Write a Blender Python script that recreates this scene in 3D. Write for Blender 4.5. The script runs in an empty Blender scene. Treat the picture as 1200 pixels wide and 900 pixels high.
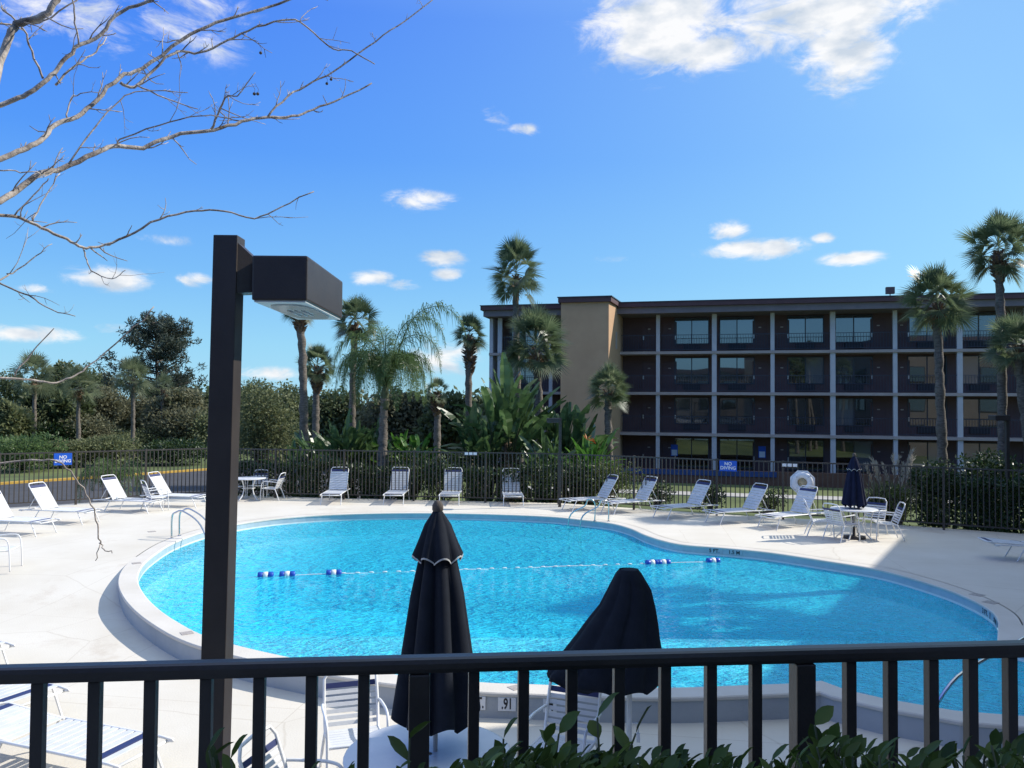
import bpy, bmesh, math, random
from mathutils import Vector, Matrix
from mathutils.geometry import delaunay_2d_cdt
SC = bpy.context.scene
COL = SC.collection
R = math.radians
TAU = 2*math.pi

# ------------------------------------------------------------------ camera
F = 935.0; HC = 3.2
PITCH = math.atan(26/F); ROLL = R(0.45)
fw = Vector((0, math.cos(PITCH), math.sin(PITCH)))
up0 = Vector((0, -math.sin(PITCH), math.cos(PITCH))); rt0 = Vector((1, 0, 0))
rt = rt0*math.cos(ROLL) + up0*math.sin(ROLL)
up = up0*math.cos(ROLL) - rt0*math.sin(ROLL)
EYE = Vector((0, 0, HC))
cam = bpy.data.cameras.new('camera'); camo = bpy.data.objects.new('camera', cam); COL.objects.link(camo)
cam.sensor_width = 36; cam.lens = F/1200*36; cam.clip_start = 0.05; cam.clip_end = 6000
M4 = Matrix.Identity(4)
for i in range(3):
    M4[i][0] = rt[i]; M4[i][1] = up[i]; M4[i][2] = -fw[i]; M4[i][3] = EYE[i]
camo.matrix_world = M4
SC.camera = camo

def ray(u, v): return fw + rt*((u-600)/F) - up*((v-450)/F)
def atz(u, v, z=0.0):
    d = ray(u, v); return EYE + d*((z-HC)/d.z)
def aty(u, v, y):
    d = ray(u, v); return EYE + d*(y/d.y)
def sstep(t):
    t = max(0.0, min(1.0, t)); return t*t*(3-2*t)
def zdeck(x, y):
    k = sstep((x-2.0)/4.5)
    y0 = 16.5*(1-k) + 11.2*k; w = 3.4*(1-k) + 2.0*k
    return -0.29*sstep((y0-y)/w)
def deck(u, v):
    p = atz(u, v, 0)
    for _ in range(6): p = atz(u, v, zdeck(p.x, p.y))
    return p

# ------------------------------------------------------------------ mesh helper
class MB:
    def __init__(s): s.v = []; s.f = []; s.sm = []
    def add(s, vs, fs, smooth=False):
        o = len(s.v); s.v += [tuple(p) for p in vs]
        for f in fs: s.f.append(tuple(o+i for i in f)); s.sm.append(smooth)
        return s
    def box(s, c, d, M=None):
        x, y, z = d[0]/2, d[1]/2, d[2]/2
        vs = [Vector((a*x, b*y, e*z)) for a in (-1, 1) for b in (-1, 1) for e in (-1, 1)]
        if M is not None: vs = [M @ p for p in vs]
        c = Vector(c); vs = [p+c for p in vs]
        return s.add(vs, [(0,1,3,2),(4,6,7,5),(0,4,5,1),(2,3,7,6),(0,2,6,4),(1,5,7,3)])
    def bevbox(s, c, d, b, M=None):
        bm = bmesh.new(); bmesh.ops.create_cube(bm, size=1)
        for v in bm.verts: v.co = Vector((v.co.x*d[0], v.co.y*d[1], v.co.z*d[2]))
        bmesh.ops.bevel(bm, geom=bm.edges[:], offset=b, segments=2, affect='EDGES', profile=.6)
        c = Vector(c); bm.verts.index_update()
        s.add([((M @ v.co) if M is not None else v.co)+c for v in bm.verts], [[v.index for v in f.verts] for f in bm.faces])
        bm.free(); return s
    def tube(s, pts, r, n=8, cap=True, closed=False):
        pts = [Vector(p) for p in pts]; m = len(pts)
        rs = r if isinstance(r, (list, tuple)) else [r]*m
        prev = None; rings = []
        for i, p in enumerate(pts):
            if closed: t = pts[(i+1) % m]-pts[i-1]
            else: t = pts[min(i+1, m-1)]-pts[max(i-1, 0)]
            if t.length < 1e-9: t = Vector((0, 0, 1))
            t.normalize()
            if prev is None:
                a = Vector((0, 0, 1)) if abs(t.z) < .9 else Vector((1, 0, 0))
                n1 = t.cross(a).normalized()
            else:
                n1 = prev - t*prev.dot(t)
                n1 = n1.normalized() if n1.length > 1e-6 else t.orthogonal().normalized()
            prev = n1; n2 = t.cross(n1)
            rings.append([p+(n1*math.cos(TAU*k/n)+n2*math.sin(TAU*k/n))*rs[i] for k in range(n)])
        vs = [q for g in rings for q in g]; fs = []
        for i in range(m if closed else m-1):
            a = i*n; b = ((i+1) % m)*n
            for k in range(n): fs.append((a+k, a+(k+1) % n, b+(k+1) % n, b+k))
        s.add(vs, fs, True)
        if cap and not closed:
            o = len(s.v)-len(vs)
            s.f.append(tuple(o+k for k in reversed(range(n)))); s.sm.append(False)
            s.f.append(tuple(o+(m-1)*n+k for k in range(n))); s.sm.append(False)
        return s
    def lathe(s, prof, n=24, c=(0, 0, 0), smooth=True):
        c = Vector(c); vs = []; fs = []
        for r, z in prof:
            for k in range(n): vs.append(c+Vector((r*math.cos(TAU*k/n), r*math.sin(TAU*k/n), z)))
        for i in range(len(prof)-1):
            for k in range(n): fs.append((i*n+k, i*n+(k+1) % n, (i+1)*n+(k+1) % n, (i+1)*n+k))
        return s.add(vs, fs, smooth)
    def prism(s, poly, z0, z1):
        n = len(poly)
        vs = [Vector((p[0], p[1], z0)) for p in poly]+[Vector((p[0], p[1], z1)) for p in poly]
        return s.add(vs, [tuple(reversed(range(n))), tuple(range(n, 2*n))]+[(i, (i+1) % n, n+(i+1) % n, n+i) for i in range(n)])
    def build(s, name, m, parent=None):
        me = bpy.data.meshes.new(name); me.from_pydata(s.v, [], s.f)
        me.polygons.foreach_set('use_smooth', s.sm); me.materials.append(m); me.update()
        o = bpy.data.objects.new(name, me); COL.objects.link(o)
        if parent is not None: o.parent = parent
        return o

def tag(o, label=None, cat=None, group=None, kind=None):
    if label: o['label'] = label
    if cat: o['category'] = cat
    if group: o['group'] = group
    if kind: o['kind'] = kind
    return o
def thing(name, label, cat, loc=(0, 0, 0), rz=0.0, group=None):
    o = bpy.data.objects.new(name, None); COL.objects.link(o); o.empty_display_size = .2
    o.location = loc; o.rotation_euler = (0, 0, rz)
    return tag(o, label, cat, group)
def copy_tree(o, parent=None):
    c = o.copy(); COL.objects.link(c); c.parent = parent
    for ch in [x for x in o.children]: copy_tree(ch, c)
    return c
_proto = {}
def place(kind, maker, loc, rz, label, cat, group):
    """first call moves the original, the later ones copy it and its parts"""
    if kind not in _proto:
        r = _proto[kind] = maker()
    else: r = copy_tree(_proto[kind])
    r.location = loc; r.rotation_euler = (0, 0, rz)
    return tag(r, label, cat, group)

# ------------------------------------------------------------------ materials
def new_mat(name):
    m = bpy.data.materials.new(name); m.use_nodes = True
    nt = m.node_tree; b = nt.nodes['Principled BSDF']
    return m, nt, b
def N(nt, t, **kw):
    n = nt.nodes.new(t)
    for k, v in kw.items():
        if k in n.inputs: n.inputs[k].default_value = v
        else: setattr(n, k, v)
    return n
def mat(name, c1, c2=None, scale=4.0, rough=.6, bump=0.0, bscale=40.0, metal=0.0, spec=.5, detail=5, stretch=None, coat=0.0):
    m, nt, b = new_mat(name); L = nt.links.new
    b.inputs['Roughness'].default_value = rough; b.inputs['Metallic'].default_value = metal
    b.inputs['Specular IOR Level'].default_value = spec; b.inputs['Coat Weight'].default_value = coat
    tc = N(nt, 'ShaderNodeTexCoord'); src = tc.outputs['Object']
    if stretch:
        mp = N(nt, 'ShaderNodeMapping'); mp.inputs['Scale'].default_value = stretch; L(src, mp.inputs[0]); src = mp.outputs[0]
    if c2:
        n = N(nt, 'ShaderNodeTexNoise', Scale=scale, Detail=detail, Roughness=.62); L(src, n.inputs['Vector'])
        cr = N(nt, 'ShaderNodeValToRGB'); e = cr.color_ramp.elements
        e[0].position = .32; e[1].position = .7; e[0].color = (*c1, 1); e[1].color = (*c2, 1)
        L(n.outputs[0], cr.inputs[0]); L(cr.outputs[0], b.inputs['Base Color'])
    else: b.inputs['Base Color'].default_value = (*c1, 1)
    if bump:
        n2 = N(nt, 'ShaderNodeTexNoise', Scale=bscale, Detail=4); L(src, n2.inputs['Vector'])
        bp = N(nt, 'ShaderNodeBump', Strength=bump, Distance=.02); L(n2.outputs[0], bp.inputs['Height']); L(bp.outputs[0], b.inputs['Normal'])
    return m
def leaf_mat(name, c1, c2, c3=None, rough=.45, trans=.25, scale=1.2, spec=.4):
    m, nt, b = new_mat(name); L = nt.links.new
    g = N(nt, 'ShaderNodeNewGeometry'); tc = N(nt, 'ShaderNodeTexCoord')
    n = N(nt, 'ShaderNodeTexNoise', Scale=scale, Detail=3); L(tc.outputs['Object'], n.inputs['Vector'])
    mx = N(nt, 'ShaderNodeMath', operation='MULTIPLY_ADD'); L(g.outputs['Random Per Island'], mx.inputs[0]); mx.inputs[1].default_value = .6
    sb = N(nt, 'ShaderNodeMath', operation='MULTIPLY_ADD'); L(n.outputs[0], sb.inputs[0]); sb.inputs[1].default_value = 1.1; sb.inputs[2].default_value = -.36
    L(sb.outputs[0], mx.inputs[2])
    cr = N(nt, 'ShaderNodeValToRGB'); e = cr.color_ramp.elements
    e[0].position = .2; e[1].position = .75; e[0].color = (*c1, 1); e[1].color = (*c2, 1)
    if c3:
        k = e.new(.93); k.color = (*c3, 1)
    L(mx.outputs[0], cr.inputs[0]); L(cr.outputs[0], b.inputs['Base Color'])
    b.inputs['Roughness'].default_value = rough; b.inputs['Specular IOR Level'].default_value = spec
    tr = N(nt, 'ShaderNodeBsdfTranslucent'); L(cr.outputs[0], tr.inputs[0])
    ms = N(nt, 'ShaderNodeMixShader'); ms.inputs[0].default_value = trans
    L(b.outputs[0], ms.inputs[1]); L(tr.outputs[0], ms.inputs[2])
    L(ms.outputs[0], nt.nodes['Material Output'].inputs[0])
    return m

M = {}
M['white_metal'] = mat('white_metal', (.72, .72, .70), (.8, .8, .79), 8, .35)
M['strap'] = mat('white_strap', (.58, .59, .60), (.70, .70, .69), 6, .45)
M['navy_strap'] = mat('navy_strap', (.02, .03, .10), (.03, .04, .13), 8, .5)
M['table_top'] = mat('table_top', (.66, .67, .68), (.74, .74, .74), 5, .35)
M['iron'] = mat('fence_iron', (.042, .035, .029), (.06, .05, .042), 3, .5)
M['rail'] = mat('railing_paint', (.030, .025, .023), (.045, .038, .033), 9, .38, bump=.06, bscale=90)
M['lamp'] = mat('lamp_bronze', (.036, .028, .025), (.05, .04, .034), 5, .42, bump=.05, bscale=120)
M['curtain'] = mat('curtain', (.16, .17, .18), (.24, .25, .26), 6, .8)
M['chrome'] = mat('stainless', (.55, .55, .54), (.65, .65, .64), 10, .18, metal=1)
M['black_fabric'] = mat('umbrella_fabric', (.010, .013, .020), (.018, .022, .032), 5, .85, bump=.25, bscale=220, spec=.15)
M['navy_fabric'] = mat('navy_umbrella', (.008, .012, .03), (.014, .018, .045), 5, .85, bump=.2, bscale=200, spec=.15)
M['trim'] = mat('umbrella_trim', (.45, .45, .44), None, rough=.8)
M['sign_blue'] = mat('sign_blue', (.01, .09, .50), (.014, .11, .56), 8, .4)
M['letter_white'] = mat('letter_white', (.8, .8, .8), rough=.5)
M['letter_black'] = mat('letter_black', (.02, .02, .022), rough=.6)
M['tile_white'] = mat('tile_white', (.7, .7, .68), (.76, .76, .74), 8, .3)
M['float_blue'] = mat('float_blue', (.01, .07, .42), rough=.35)
M['float_white'] = mat('float_white', (.78, .78, .78), rough=.35)
M['ring_white'] = mat('ring_white', (.72, .74, .76), (.78, .79, .8), 6, .45)
M['ring_tan'] = mat('ring_tan', (.45, .36, .2), (.52, .42, .26), 12, .6)
M['bark_palm'] = mat('palm_bark', (.075, .062, .05), (.22, .185, .15), 7, .9, bump=1.0, bscale=14, stretch=(1, 1, 3))
M['bark_boot'] = mat('palm_boots', (.10, .062, .04), (.24, .16, .105), 9, .9, bump=.9, bscale=20)
M['bark'] = mat('tree_bark', (.05, .042, .035), (.12, .10, .085), 5, .9, bump=.6, bscale=20, stretch=(1, 1, .4))
M['bark_lit_mottle'] = mat('branch_bark_lit_mottle', (.11, .088, .075), (.58, .51, .44), 9, .8, bump=.4, bscale=40)  # mottled bark, contrast widened to paint in sunlit stretches and dark undersides
M['palm_fan'] = leaf_mat('fan_palm_leaf', (.075, .11, .055), (.15, .19, .10), (.34, .35, .21), .38, .5, 1.0, .6)
M['palm_far'] = leaf_mat('far_palm_leaf', (.10, .13, .07), (.19, .22, .12), (.32, .33, .2), .5, .45, 1.0)
M['feather'] = leaf_mat('feather_palm_leaf', (.085, .14, .05), (.16, .23, .085), (.28, .34, .16), .38, .6, .8)
M['dead_frond'] = leaf_mat('dead_frond', (.14, .095, .05), (.28, .2, .12), None, .8, .2, 2)
M['paddle'] = leaf_mat('paddle_leaf', (.045, .085, .03), (.095, .165, .06), (.22, .30, .14), .28, .35, 1.2, .6)
M['paddle_lime'] = leaf_mat('lime_paddle_leaf', (.05, .13, .02), (.10, .24, .04), (.2, .3, .07), .32, .35, 1.5, .5)
M['shrub'] = leaf_mat('dark_shrub_leaf', (.02, .04, .014), (.05, .085, .026), (.11, .15, .05), .42, .25, 1.5)
M['shrub_lit'] = leaf_mat('yellow_lit_shrub_leaf', (.06, .09, .02), (.13, .17, .04), (.25, .25, .07), .45, .25, 1.5)  # leaf of yellow shrubs; its brightness also stands in for sun on others
M['olive'] = leaf_mat('olive_shrub_leaf', (.105, .12, .052), (.20, .22, .10), (.30, .31, .15), .6, .4, .6)
M['oak'] = leaf_mat('dark_tree_leaf', (.06, .082, .036), (.13, .16, .07), (.21, .24, .105), .5, .4, .35)
M['grey_tree'] = leaf_mat('dull_tree_leaf', (.11, .11, .062), (.20, .20, .115), (.29, .28, .17), .65, .4, .35)
M['pine'] = leaf_mat('pine_needle', (.04, .055, .04), (.09, .11, .08), (.15, .165, .11), .6, .25, .4)
M['pampas_leaf'] = leaf_mat('pampas_leaf', (.08, .10, .045), (.16, .18, .09), (.25, .25, .14), .6, .3, 2)
M['plume'] = leaf_mat('pampas_plume', (.38, .33, .25), (.55, .5, .4), None, .9, .3, 2)
M['orange_bract'] = leaf_mat('orange_bract', (.5, .12, .02), (.6, .2, .04), None, .5, .3, 2)
M['hedge_leaf'] = leaf_mat('hedge_leaf', (.035, .06, .012), (.085, .13, .028), (.18, .24, .06), .42, .32, 3, .22)
M['stem'] = mat('green_stem', (.05, .06, .025), (.09, .1, .04), 8, .7)
M['maroon_wall'] = mat('maroon_wall', (.095, .054, .052), (.118, .07, .066), 1.2, .8, bump=.1, bscale=30)
M['maroon_door'] = mat('maroon_door', (.078, .036, .036), (.095, .046, .045), 2, .55)
M['fascia'] = mat('maroon_fascia', (.075, .036, .038), (.095, .048, .05), 1.5, .7)
M['stucco'] = mat('tan_stucco', (.47, .29, .165), (.53, .335, .195), .8, .9, bump=.25, bscale=60)
M['block'] = mat('grey_stucco', (.17, .14, .115), (.22, .185, .155), .8, .9)
M['column'] = mat('column_paint', (.48, .47, .46), (.55, .54, .53), 1.5, .8)
M['slab'] = mat('slab_edge', (.36, .30, .26), (.43, .365, .32), 1.5, .85)
M['soffit'] = mat('soffit', (.17, .145, .145), (.21, .18, .18), 1.5, .9)
M['win_frame'] = mat('window_frame', (.035, .04, .055), rough=.4)
M['ac'] = mat('ac_louver', (.018, .017, .02), (.028, .026, .03), 20, .6)
M['handle'] = mat('door_handle', (.55, .52, .48), rough=.3, metal=.6)
M['blue_wall'] = mat('blue_painted_wall', (.015, .05, .17), (.02, .06, .2), 2, .7)
M['brick_low'] = mat('low_brown_wall', (.10, .05, .035), (.14, .075, .05), 3, .85)
M['kerb_yellow'] = mat('yellow_kerb', (.42, .25, .03), (.55, .34, .05), 2, .7)
M['roof_box'] = mat('roof_box', (.10, .06, .06), rough=.6)
M['lens'] = mat('lamp_lens', (.62, .84, .88), (.74, .90, .93), 9, .1)
M['reflector'] = mat('lamp_reflector', (.6, .7, .72), (.7, .76, .78), 10, .3)
M['terrace'] = mat('terrace_concrete', (.30, .29, .27), (.38, .37, .35), 3, .85, bump=.2, bscale=50)
M['soil'] = mat('planter_soil', (.05, .035, .025), (.09, .065, .05), 8, .95, bump=.6, bscale=30)

def glass_mat(name, base, mix):
    m, nt, b = new_mat(name); L = nt.links.new
    b.inputs['Base Color'].default_value = (*base, 1); b.inputs['Roughness'].default_value = .12
    gl = N(nt, 'ShaderNodeBsdfGlossy', Roughness=.015); gl.inputs[0].default_value = (.75, .82, .9, 1)
    tc = N(nt, 'ShaderNodeTexCoord'); n = N(nt, 'ShaderNodeTexNoise', Scale=.5, Detail=1)
    L(tc.outputs['Object'], n.inputs['Vector'])
    bp = N(nt, 'ShaderNodeBump', Strength=.08, Distance=.05); L(n.outputs[0], bp.inputs['Height']); L(bp.outputs[0], gl.inputs['Normal'])
    ms = N(nt, 'ShaderNodeMixShader'); ms.inputs[0].default_value = mix
    L(b.outputs[0], ms.inputs[1]); L(gl.outputs[0], ms.inputs[2]); L(ms.outputs[0], nt.nodes['Material Output'].inputs[0])
    return m
M['glass'] = glass_mat('window_glass', (.02, .026, .03), .17)
GLASS = [M['glass'], glass_mat('window_glass_drawn_curtain', (.13, .135, .14), .13), glass_mat('window_glass_open_curtain', (.05, .055, .06), .16), glass_mat('window_glass_dark_room', (.008, .01, .012), .19)]
grn = random.Random(17)

def deck_mat():
    m, nt, b = new_mat('deck_concrete'); L = nt.links.new
    tc = N(nt, 'ShaderNodeTexCoord')
    n = N(nt, 'ShaderNodeTexNoise', Scale=.55, Detail=8, Roughness=.62); L(tc.outputs['Object'], n.inputs['Vector'])
    cr = N(nt, 'ShaderNodeValToRGB'); e = cr.color_ramp.elements
    e[0].position = .3; e[1].position = .62; e[0].color = (.60, .55, .46, 1); e[1].color = (.675, .63, .545, 1)
    L(n.outputs[0], cr.inputs[0])
    n2 = N(nt, 'ShaderNodeTexNoise', Scale=.23, Detail=9, Roughness=.75); L(tc.outputs['Object'], n2.inputs['Vector'])
    c2 = N(nt, 'ShaderNodeValToRGB'); e = c2.color_ramp.elements
    e[0].position = .57; e[1].position = .72; e[0].color = (1, 1, 1, 1); e[1].color = (.74, .67, .61, 1)
    L(n2.outputs[0], c2.inputs[0])
    mx = N(nt, 'ShaderNodeMix', data_type='RGBA', blend_type='MULTIPLY'); mx.inputs[0].default_value = 1
    L(cr.outputs[0], mx.inputs[6]); L(c2.outputs[0], mx.inputs[7])
    vo = N(nt, 'ShaderNodeTexVoronoi', feature='DISTANCE_TO_EDGE', Scale=.32)
    wn = N(nt, 'ShaderNodeTexNoise', Scale=1.3, Detail=6)
    L(tc.outputs['Object'], wn.inputs['Vector'])
    ad = N(nt, 'ShaderNodeMix', data_type='RGBA'); ad.inputs[0].default_value = .12
    L(tc.outputs['Object'], ad.inputs[6]); L(wn.outputs['Color'], ad.inputs[7]); L(ad.outputs[2], vo.inputs['Vector'])
    c3 = N(nt, 'ShaderNodeValToRGB'); e = c3.color_ramp.elements
    e[0].position = .0; e[1].position = .004; e[0].color = (.72, .68, .63, 1); e[1].color = (1, 1, 1, 1)
    L(vo.outputs['Distance'], c3.inputs[0])
    mx2 = N(nt, 'ShaderNodeMix', data_type='RGBA', blend_type='MULTIPLY'); mx2.inputs[0].default_value = .5
    L(mx.outputs[2], mx2.inputs[6]); L(c3.outputs[0], mx2.inputs[7])
    bk = N(nt, 'ShaderNodeTexBrick', Scale=1.0); bk.offset = 0; bk.inputs['Mortar Size'].default_value = .006; bk.inputs['Brick Width'].default_value = 3.05; bk.inputs['Row Height'].default_value = 3.05
    bk.inputs['Color1'].default_value = (1, 1, 1, 1); bk.inputs['Color2'].default_value = (.965, .96, .95, 1); bk.inputs['Mortar'].default_value = (.66, .61, .55, 1)
    mb_ = N(nt, 'ShaderNodeMapping'); mb_.inputs['Rotation'].default_value = (0, 0, R(9)); mb_.inputs['Location'].default_value = (.8, .4, 0); L(tc.outputs['Object'], mb_.inputs[0]); L(mb_.outputs[0], bk.inputs['Vector'])
    mx3 = N(nt, 'ShaderNodeMix', data_type='RGBA', blend_type='MULTIPLY'); mx3.inputs[0].default_value = .5
    L(mx2.outputs[2], mx3.inputs[6]); L(bk.outputs[0], mx3.inputs[7])
    L(mx3.outputs[2], b.inputs['Base Color']); b.inputs['Roughness'].default_value = .85
    n4 = N(nt, 'ShaderNodeTexNoise', Scale=45, Detail=3); L(tc.outputs['Object'], n4.inputs['Vector'])
    bp = N(nt, 'ShaderNodeBump', Strength=.25, Distance=.01); L(n4.outputs[0], bp.inputs['Height']); L(bp.outputs[0], b.inputs['Normal'])
    return m
M['deck'] = deck_mat()
M['coping'] = mat('coping_concrete', (.58, .535, .46), (.67, .625, .555), 1.1, .8, bump=.2, bscale=40, detail=8)
M['wall_grey'] = mat('pool_wall_paint', (.34, .36, .37), (.46, .475, .47), .9, .85, bump=.2, bscale=25, detail=8)
M['band'] = mat('pool_tile_band', (.36, .43, .48), (.46, .52, .55), 5, .35)
M['plaster'] = mat('pool_plaster', (.84, .93, .96), (.90, .95, .97), .5, .7)
M['step_edge'] = mat('step_edge_tile', (.01, .02, .06), rough=.4)
M['ground'] = mat('lawn_ground', (.045, .07, .018), (.13, .155, .045), .35, .95, bump=.6, bscale=12, detail=9)
M['asphalt'] = mat('asphalt', (.045, .045, .048), (.065, .064, .066), 1.5, .9, bump=.3, bscale=60)
M['path'] = mat('path_concrete', (.36, .34, .31), (.44, .42, .39), 1, .9)

def water_mat():
    m, nt, b = new_mat('pool_water'); L = nt.links.new
    nt.nodes.remove(b)
    tc = N(nt, 'ShaderNodeTexCoord')
    mp = N(nt, 'ShaderNodeMapping'); mp.inputs['Scale'].default_value = (1.0, 1.35, 1); mp.inputs['Rotation'].default_value = (0, 0, R(18)); L(tc.outputs['Object'], mp.inputs[0])
    wn = N(nt, 'ShaderNodeTexNoise', Scale=3.2, Detail=3, Roughness=.55, Distortion=.7); L(mp.outputs[0], wn.inputs['Vector'])
    w2 = N(nt, 'ShaderNodeTexNoise', Scale=10.5, Detail=2, Roughness=.5, Distortion=.5); L(mp.outputs[0], w2.inputs['Vector'])
    w3 = N(nt, 'ShaderNodeTexNoise', Scale=.35, Detail=2); L(tc.outputs['Object'], w3.inputs['Vector'])
    ad = N(nt, 'ShaderNodeMath', operation='MULTIPLY_ADD'); L(w2.outputs[0], ad.inputs[0]); ad.inputs[1].default_value = .38; L(wn.outputs[0], ad.inputs[2])
    ml = N(nt, 'ShaderNodeMath', operation='MULTIPLY'); L(ad.outputs[0], ml.inputs[0])
    rg = N(nt, 'ShaderNodeMapRange'); rg.inputs[1].default_value = .35; rg.inputs[2].default_value = .65; rg.inputs[3].default_value = .55; rg.inputs[4].default_value = 1.15
    L(w3.outputs[0], rg.inputs[0]); L(rg.outputs[0], ml.inputs[1])
    bg = N(nt, 'ShaderNodeBump', Strength=.9, Distance=.11); L(ml.outputs[0], bg.inputs['Height'])
    bd = N(nt, 'ShaderNodeBump', Strength=1.0, Distance=.3); L(ml.outputs[0], bd.inputs['Height'])
    fr = N(nt, 'ShaderNodeFresnel', IOR=1.19); L(bg.outputs[0], fr.inputs['Normal'])
    gl = N(nt, 'ShaderNodeBsdfGlossy', Roughness=.04); gl.inputs[0].default_value = (.55, .84, 1, 1); L(bg.outputs[0], gl.inputs['Normal'])
    tr = N(nt, 'ShaderNodeBsdfTransparent'); tr.inputs[0].default_value = (.92, .99, 1.0, 1)
    df = N(nt, 'ShaderNodeBsdfDiffuse'); df.inputs[0].default_value = (.05, .82, 1.0, 1); L(bd.outputs[0], df.inputs['Normal'])
    m1 = N(nt, 'ShaderNodeMixShader'); m1.inputs[0].default_value = .42; L(tr.outputs[0], m1.inputs[1]); L(df.outputs[0], m1.inputs[2])
    m2 = N(nt, 'ShaderNodeMixShader'); L(fr.outputs[0], m2.inputs[0]); L(m1.outputs[0], m2.inputs[1]); L(gl.outputs[0], m2.inputs[2])
    L(m2.outputs[0], nt.nodes['Material Output'].inputs[0])
    va = N(nt, 'ShaderNodeVolumeAbsorption', Density=1.0); va.inputs[0].default_value = (.78, .975, .9995, 1); L(va.outputs[0], nt.nodes['Material Output'].inputs['Volume'])
    return m
M['water'] = water_mat()

# ------------------------------------------------------------------ sun and sky
AL = R(14); EL = R(38)
sl = bpy.data.lights.new('sun', 'SUN'); sl.energy = 3.7; sl.angle = R(.53); sl.color = (1, .945, .86)
so = bpy.data.objects.new('sun', sl); COL.objects.link(so)
so.rotation_mode = 'QUATERNION'
SUN = Vector((math.cos(AL)*math.cos(EL), math.sin(AL)*math.cos(EL), math.sin(EL)))
so.rotation_quaternion = (-SUN).to_track_quat('-Z', 'Y')
so.location = SUN*60

W = bpy.data.worlds.new('World'); SC.world = W; W.use_nodes = True
nt = W.node_tree; L = nt.links.new
bgn = nt.nodes['Background']; bgn.inputs[1].default_value = .12
sky = N(nt, 'ShaderNodeTexSky', sky_type='NISHITA'); sky.sun_disc = False
sky.sun_elevation = EL; sky.sun_rotation = R(90)-AL; sky.air_density = 1.0; sky.dust_density = .35; sky.ozone_density = 2.2
tc = N(nt, 'ShaderNodeTexCoord'); sx = N(nt, 'ShaderNodeSeparateXYZ'); L(tc.outputs['Generated'], sx.inputs[0])
def mth(op, a, b=None, c=None):
    n = N(nt, 'ShaderNodeMath', operation=op)
    for i, q in enumerate((a, b, c)):
        if q is None: continue
        if isinstance(q, (int, float)): n.inputs[i].default_value = q
        else: L(q, n.inputs[i])
    return n.outputs[0]
az = mth('ARCTAN2', sx.outputs[0], sx.outputs[1]); el = mth('ARCSINE', sx.outputs[2])
SR = N(nt, 'ShaderNodeValToRGB'); cr_ = SR.color_ramp
for e_, (p_, c_) in zip([cr_.elements[0], cr_.elements[1]]+[cr_.elements.new(q_) for q_ in (.045, .10, .19, .29)],
        [(0, (.40, .74, .93)), (1, (.008, .06, .45)), (.045, (.31, .67, .945)), (.10, (.185, .50, .96)), (.19, (.075, .31, .965)), (.29, (.035, .20, .93))]):
    e_.position = p_; e_.color = (*c_, 1)
L(mth('MULTIPLY', mth('MAXIMUM', el, 0.0), 1/1.571), SR.inputs[0])
dt = N(nt, 'ShaderNodeVectorMath', operation='DOT_PRODUCT'); L(tc.outputs['Generated'], dt.inputs[0]); dt.inputs[1].default_value = tuple(SUN)
gl_ = mth('MULTIPLY', mth('POWER', mth('MAXIMUM', mth('ADD', mth('MULTIPLY', dt.outputs['Value'], .5), .5), 0.0), 5.0), .75)
gl_ = mth('MINIMUM', gl_, .34)
pm_ = N(nt, 'ShaderNodeMix', data_type='RGBA'); L(gl_, pm_.inputs[0]); L(SR.outputs[0], pm_.inputs[6]); pm_.inputs[7].default_value = (.70, 1.2, 1.12, 1)
sv_ = N(nt, 'ShaderNodeVectorMath', operation='SCALE'); L(pm_.outputs[2], sv_.inputs[0]); sv_.inputs['Scale'].default_value = 5.45
hsv = N(nt, 'ShaderNodeMix', data_type='RGBA'); hsv.inputs[0].default_value = .96; L(sky.outputs[0], hsv.inputs[6]); L(sv_.outputs[0], hsv.inputs[7])
# clouds: direction on the sky, angular half sizes, weight (they hang in the sky at infinity)
CL = [(775,30,75,42,1.15),(830,60,55,22,1.0),(960,12,110,34,1.15),(990,58,52,40,1.1),(900,5,60,20,.85),
      (492,235,36,10,.92),(855,269,24,11,.95),(884,292,50,11,1.0),(1000,303,34,8,.95),(130,326,52,13,1.0),(30,390,60,11,.95),
      (228,327,22,8,.85),(437,326,24,8,.85),(472,334,20,6,.75),(520,303,24,9,.85),(525,323,18,8,.9),(520,418,46,20,.75),(310,437,40,8,.7),
      (615,152,18,6,.72),(580,140,18,16,.52),(965,279,14,6,.7),(70,15,120,50,.62),(225,20,80,46,.6),(140,385,40,8,.6),(720,305,40,6,.42),(190,280,40,8,.45),(45,338,26,7,.55)]
cur = None
for (u, v, su, sv, wt) in CL:
    d = ray(u, v).normalized(); a0 = math.atan2(d.x, d.y); e0 = math.asin(d.z)
    k = 1/(F*(1+((u-600)/F)**2)) if -200 < u < 1400 else 1/F
    dx = mth('MULTIPLY', mth('SUBTRACT', az, a0), 1/(su*k)); dy = mth('MULTIPLY', mth('SUBTRACT', el, e0), 1/(sv*k*1.05))
    q = mth('ADD', mth('MULTIPLY', dx, dx), mth('MULTIPLY', dy, dy))
    e = mth('MULTIPLY', mth('EXPONENT', mth('MULTIPLY', q, -.75)), wt)
    cur = e if cur is None else mth('MAXIMUM', cur, e)
mp = N(nt, 'ShaderNodeMapping'); mp.inputs['Scale'].default_value = (1, 1, 2.2); L(tc.outputs['Generated'], mp.inputs[0])
n1 = N(nt, 'ShaderNodeTexNoise', Scale=17, Detail=11, Roughness=.66, Distortion=.5); L(mp.outputs[0], n1.inputs['Vector'])
den = mth('ADD', cur, mth('MULTIPLY', mth('SUBTRACT', n1.outputs[0], .5), 1.9))
mr = N(nt, 'ShaderNodeMapRange', interpolation_type='SMOOTHSTEP'); L(den, mr.inputs[0]); mr.inputs[1].default_value = .24; mr.inputs[2].default_value = .90
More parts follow.
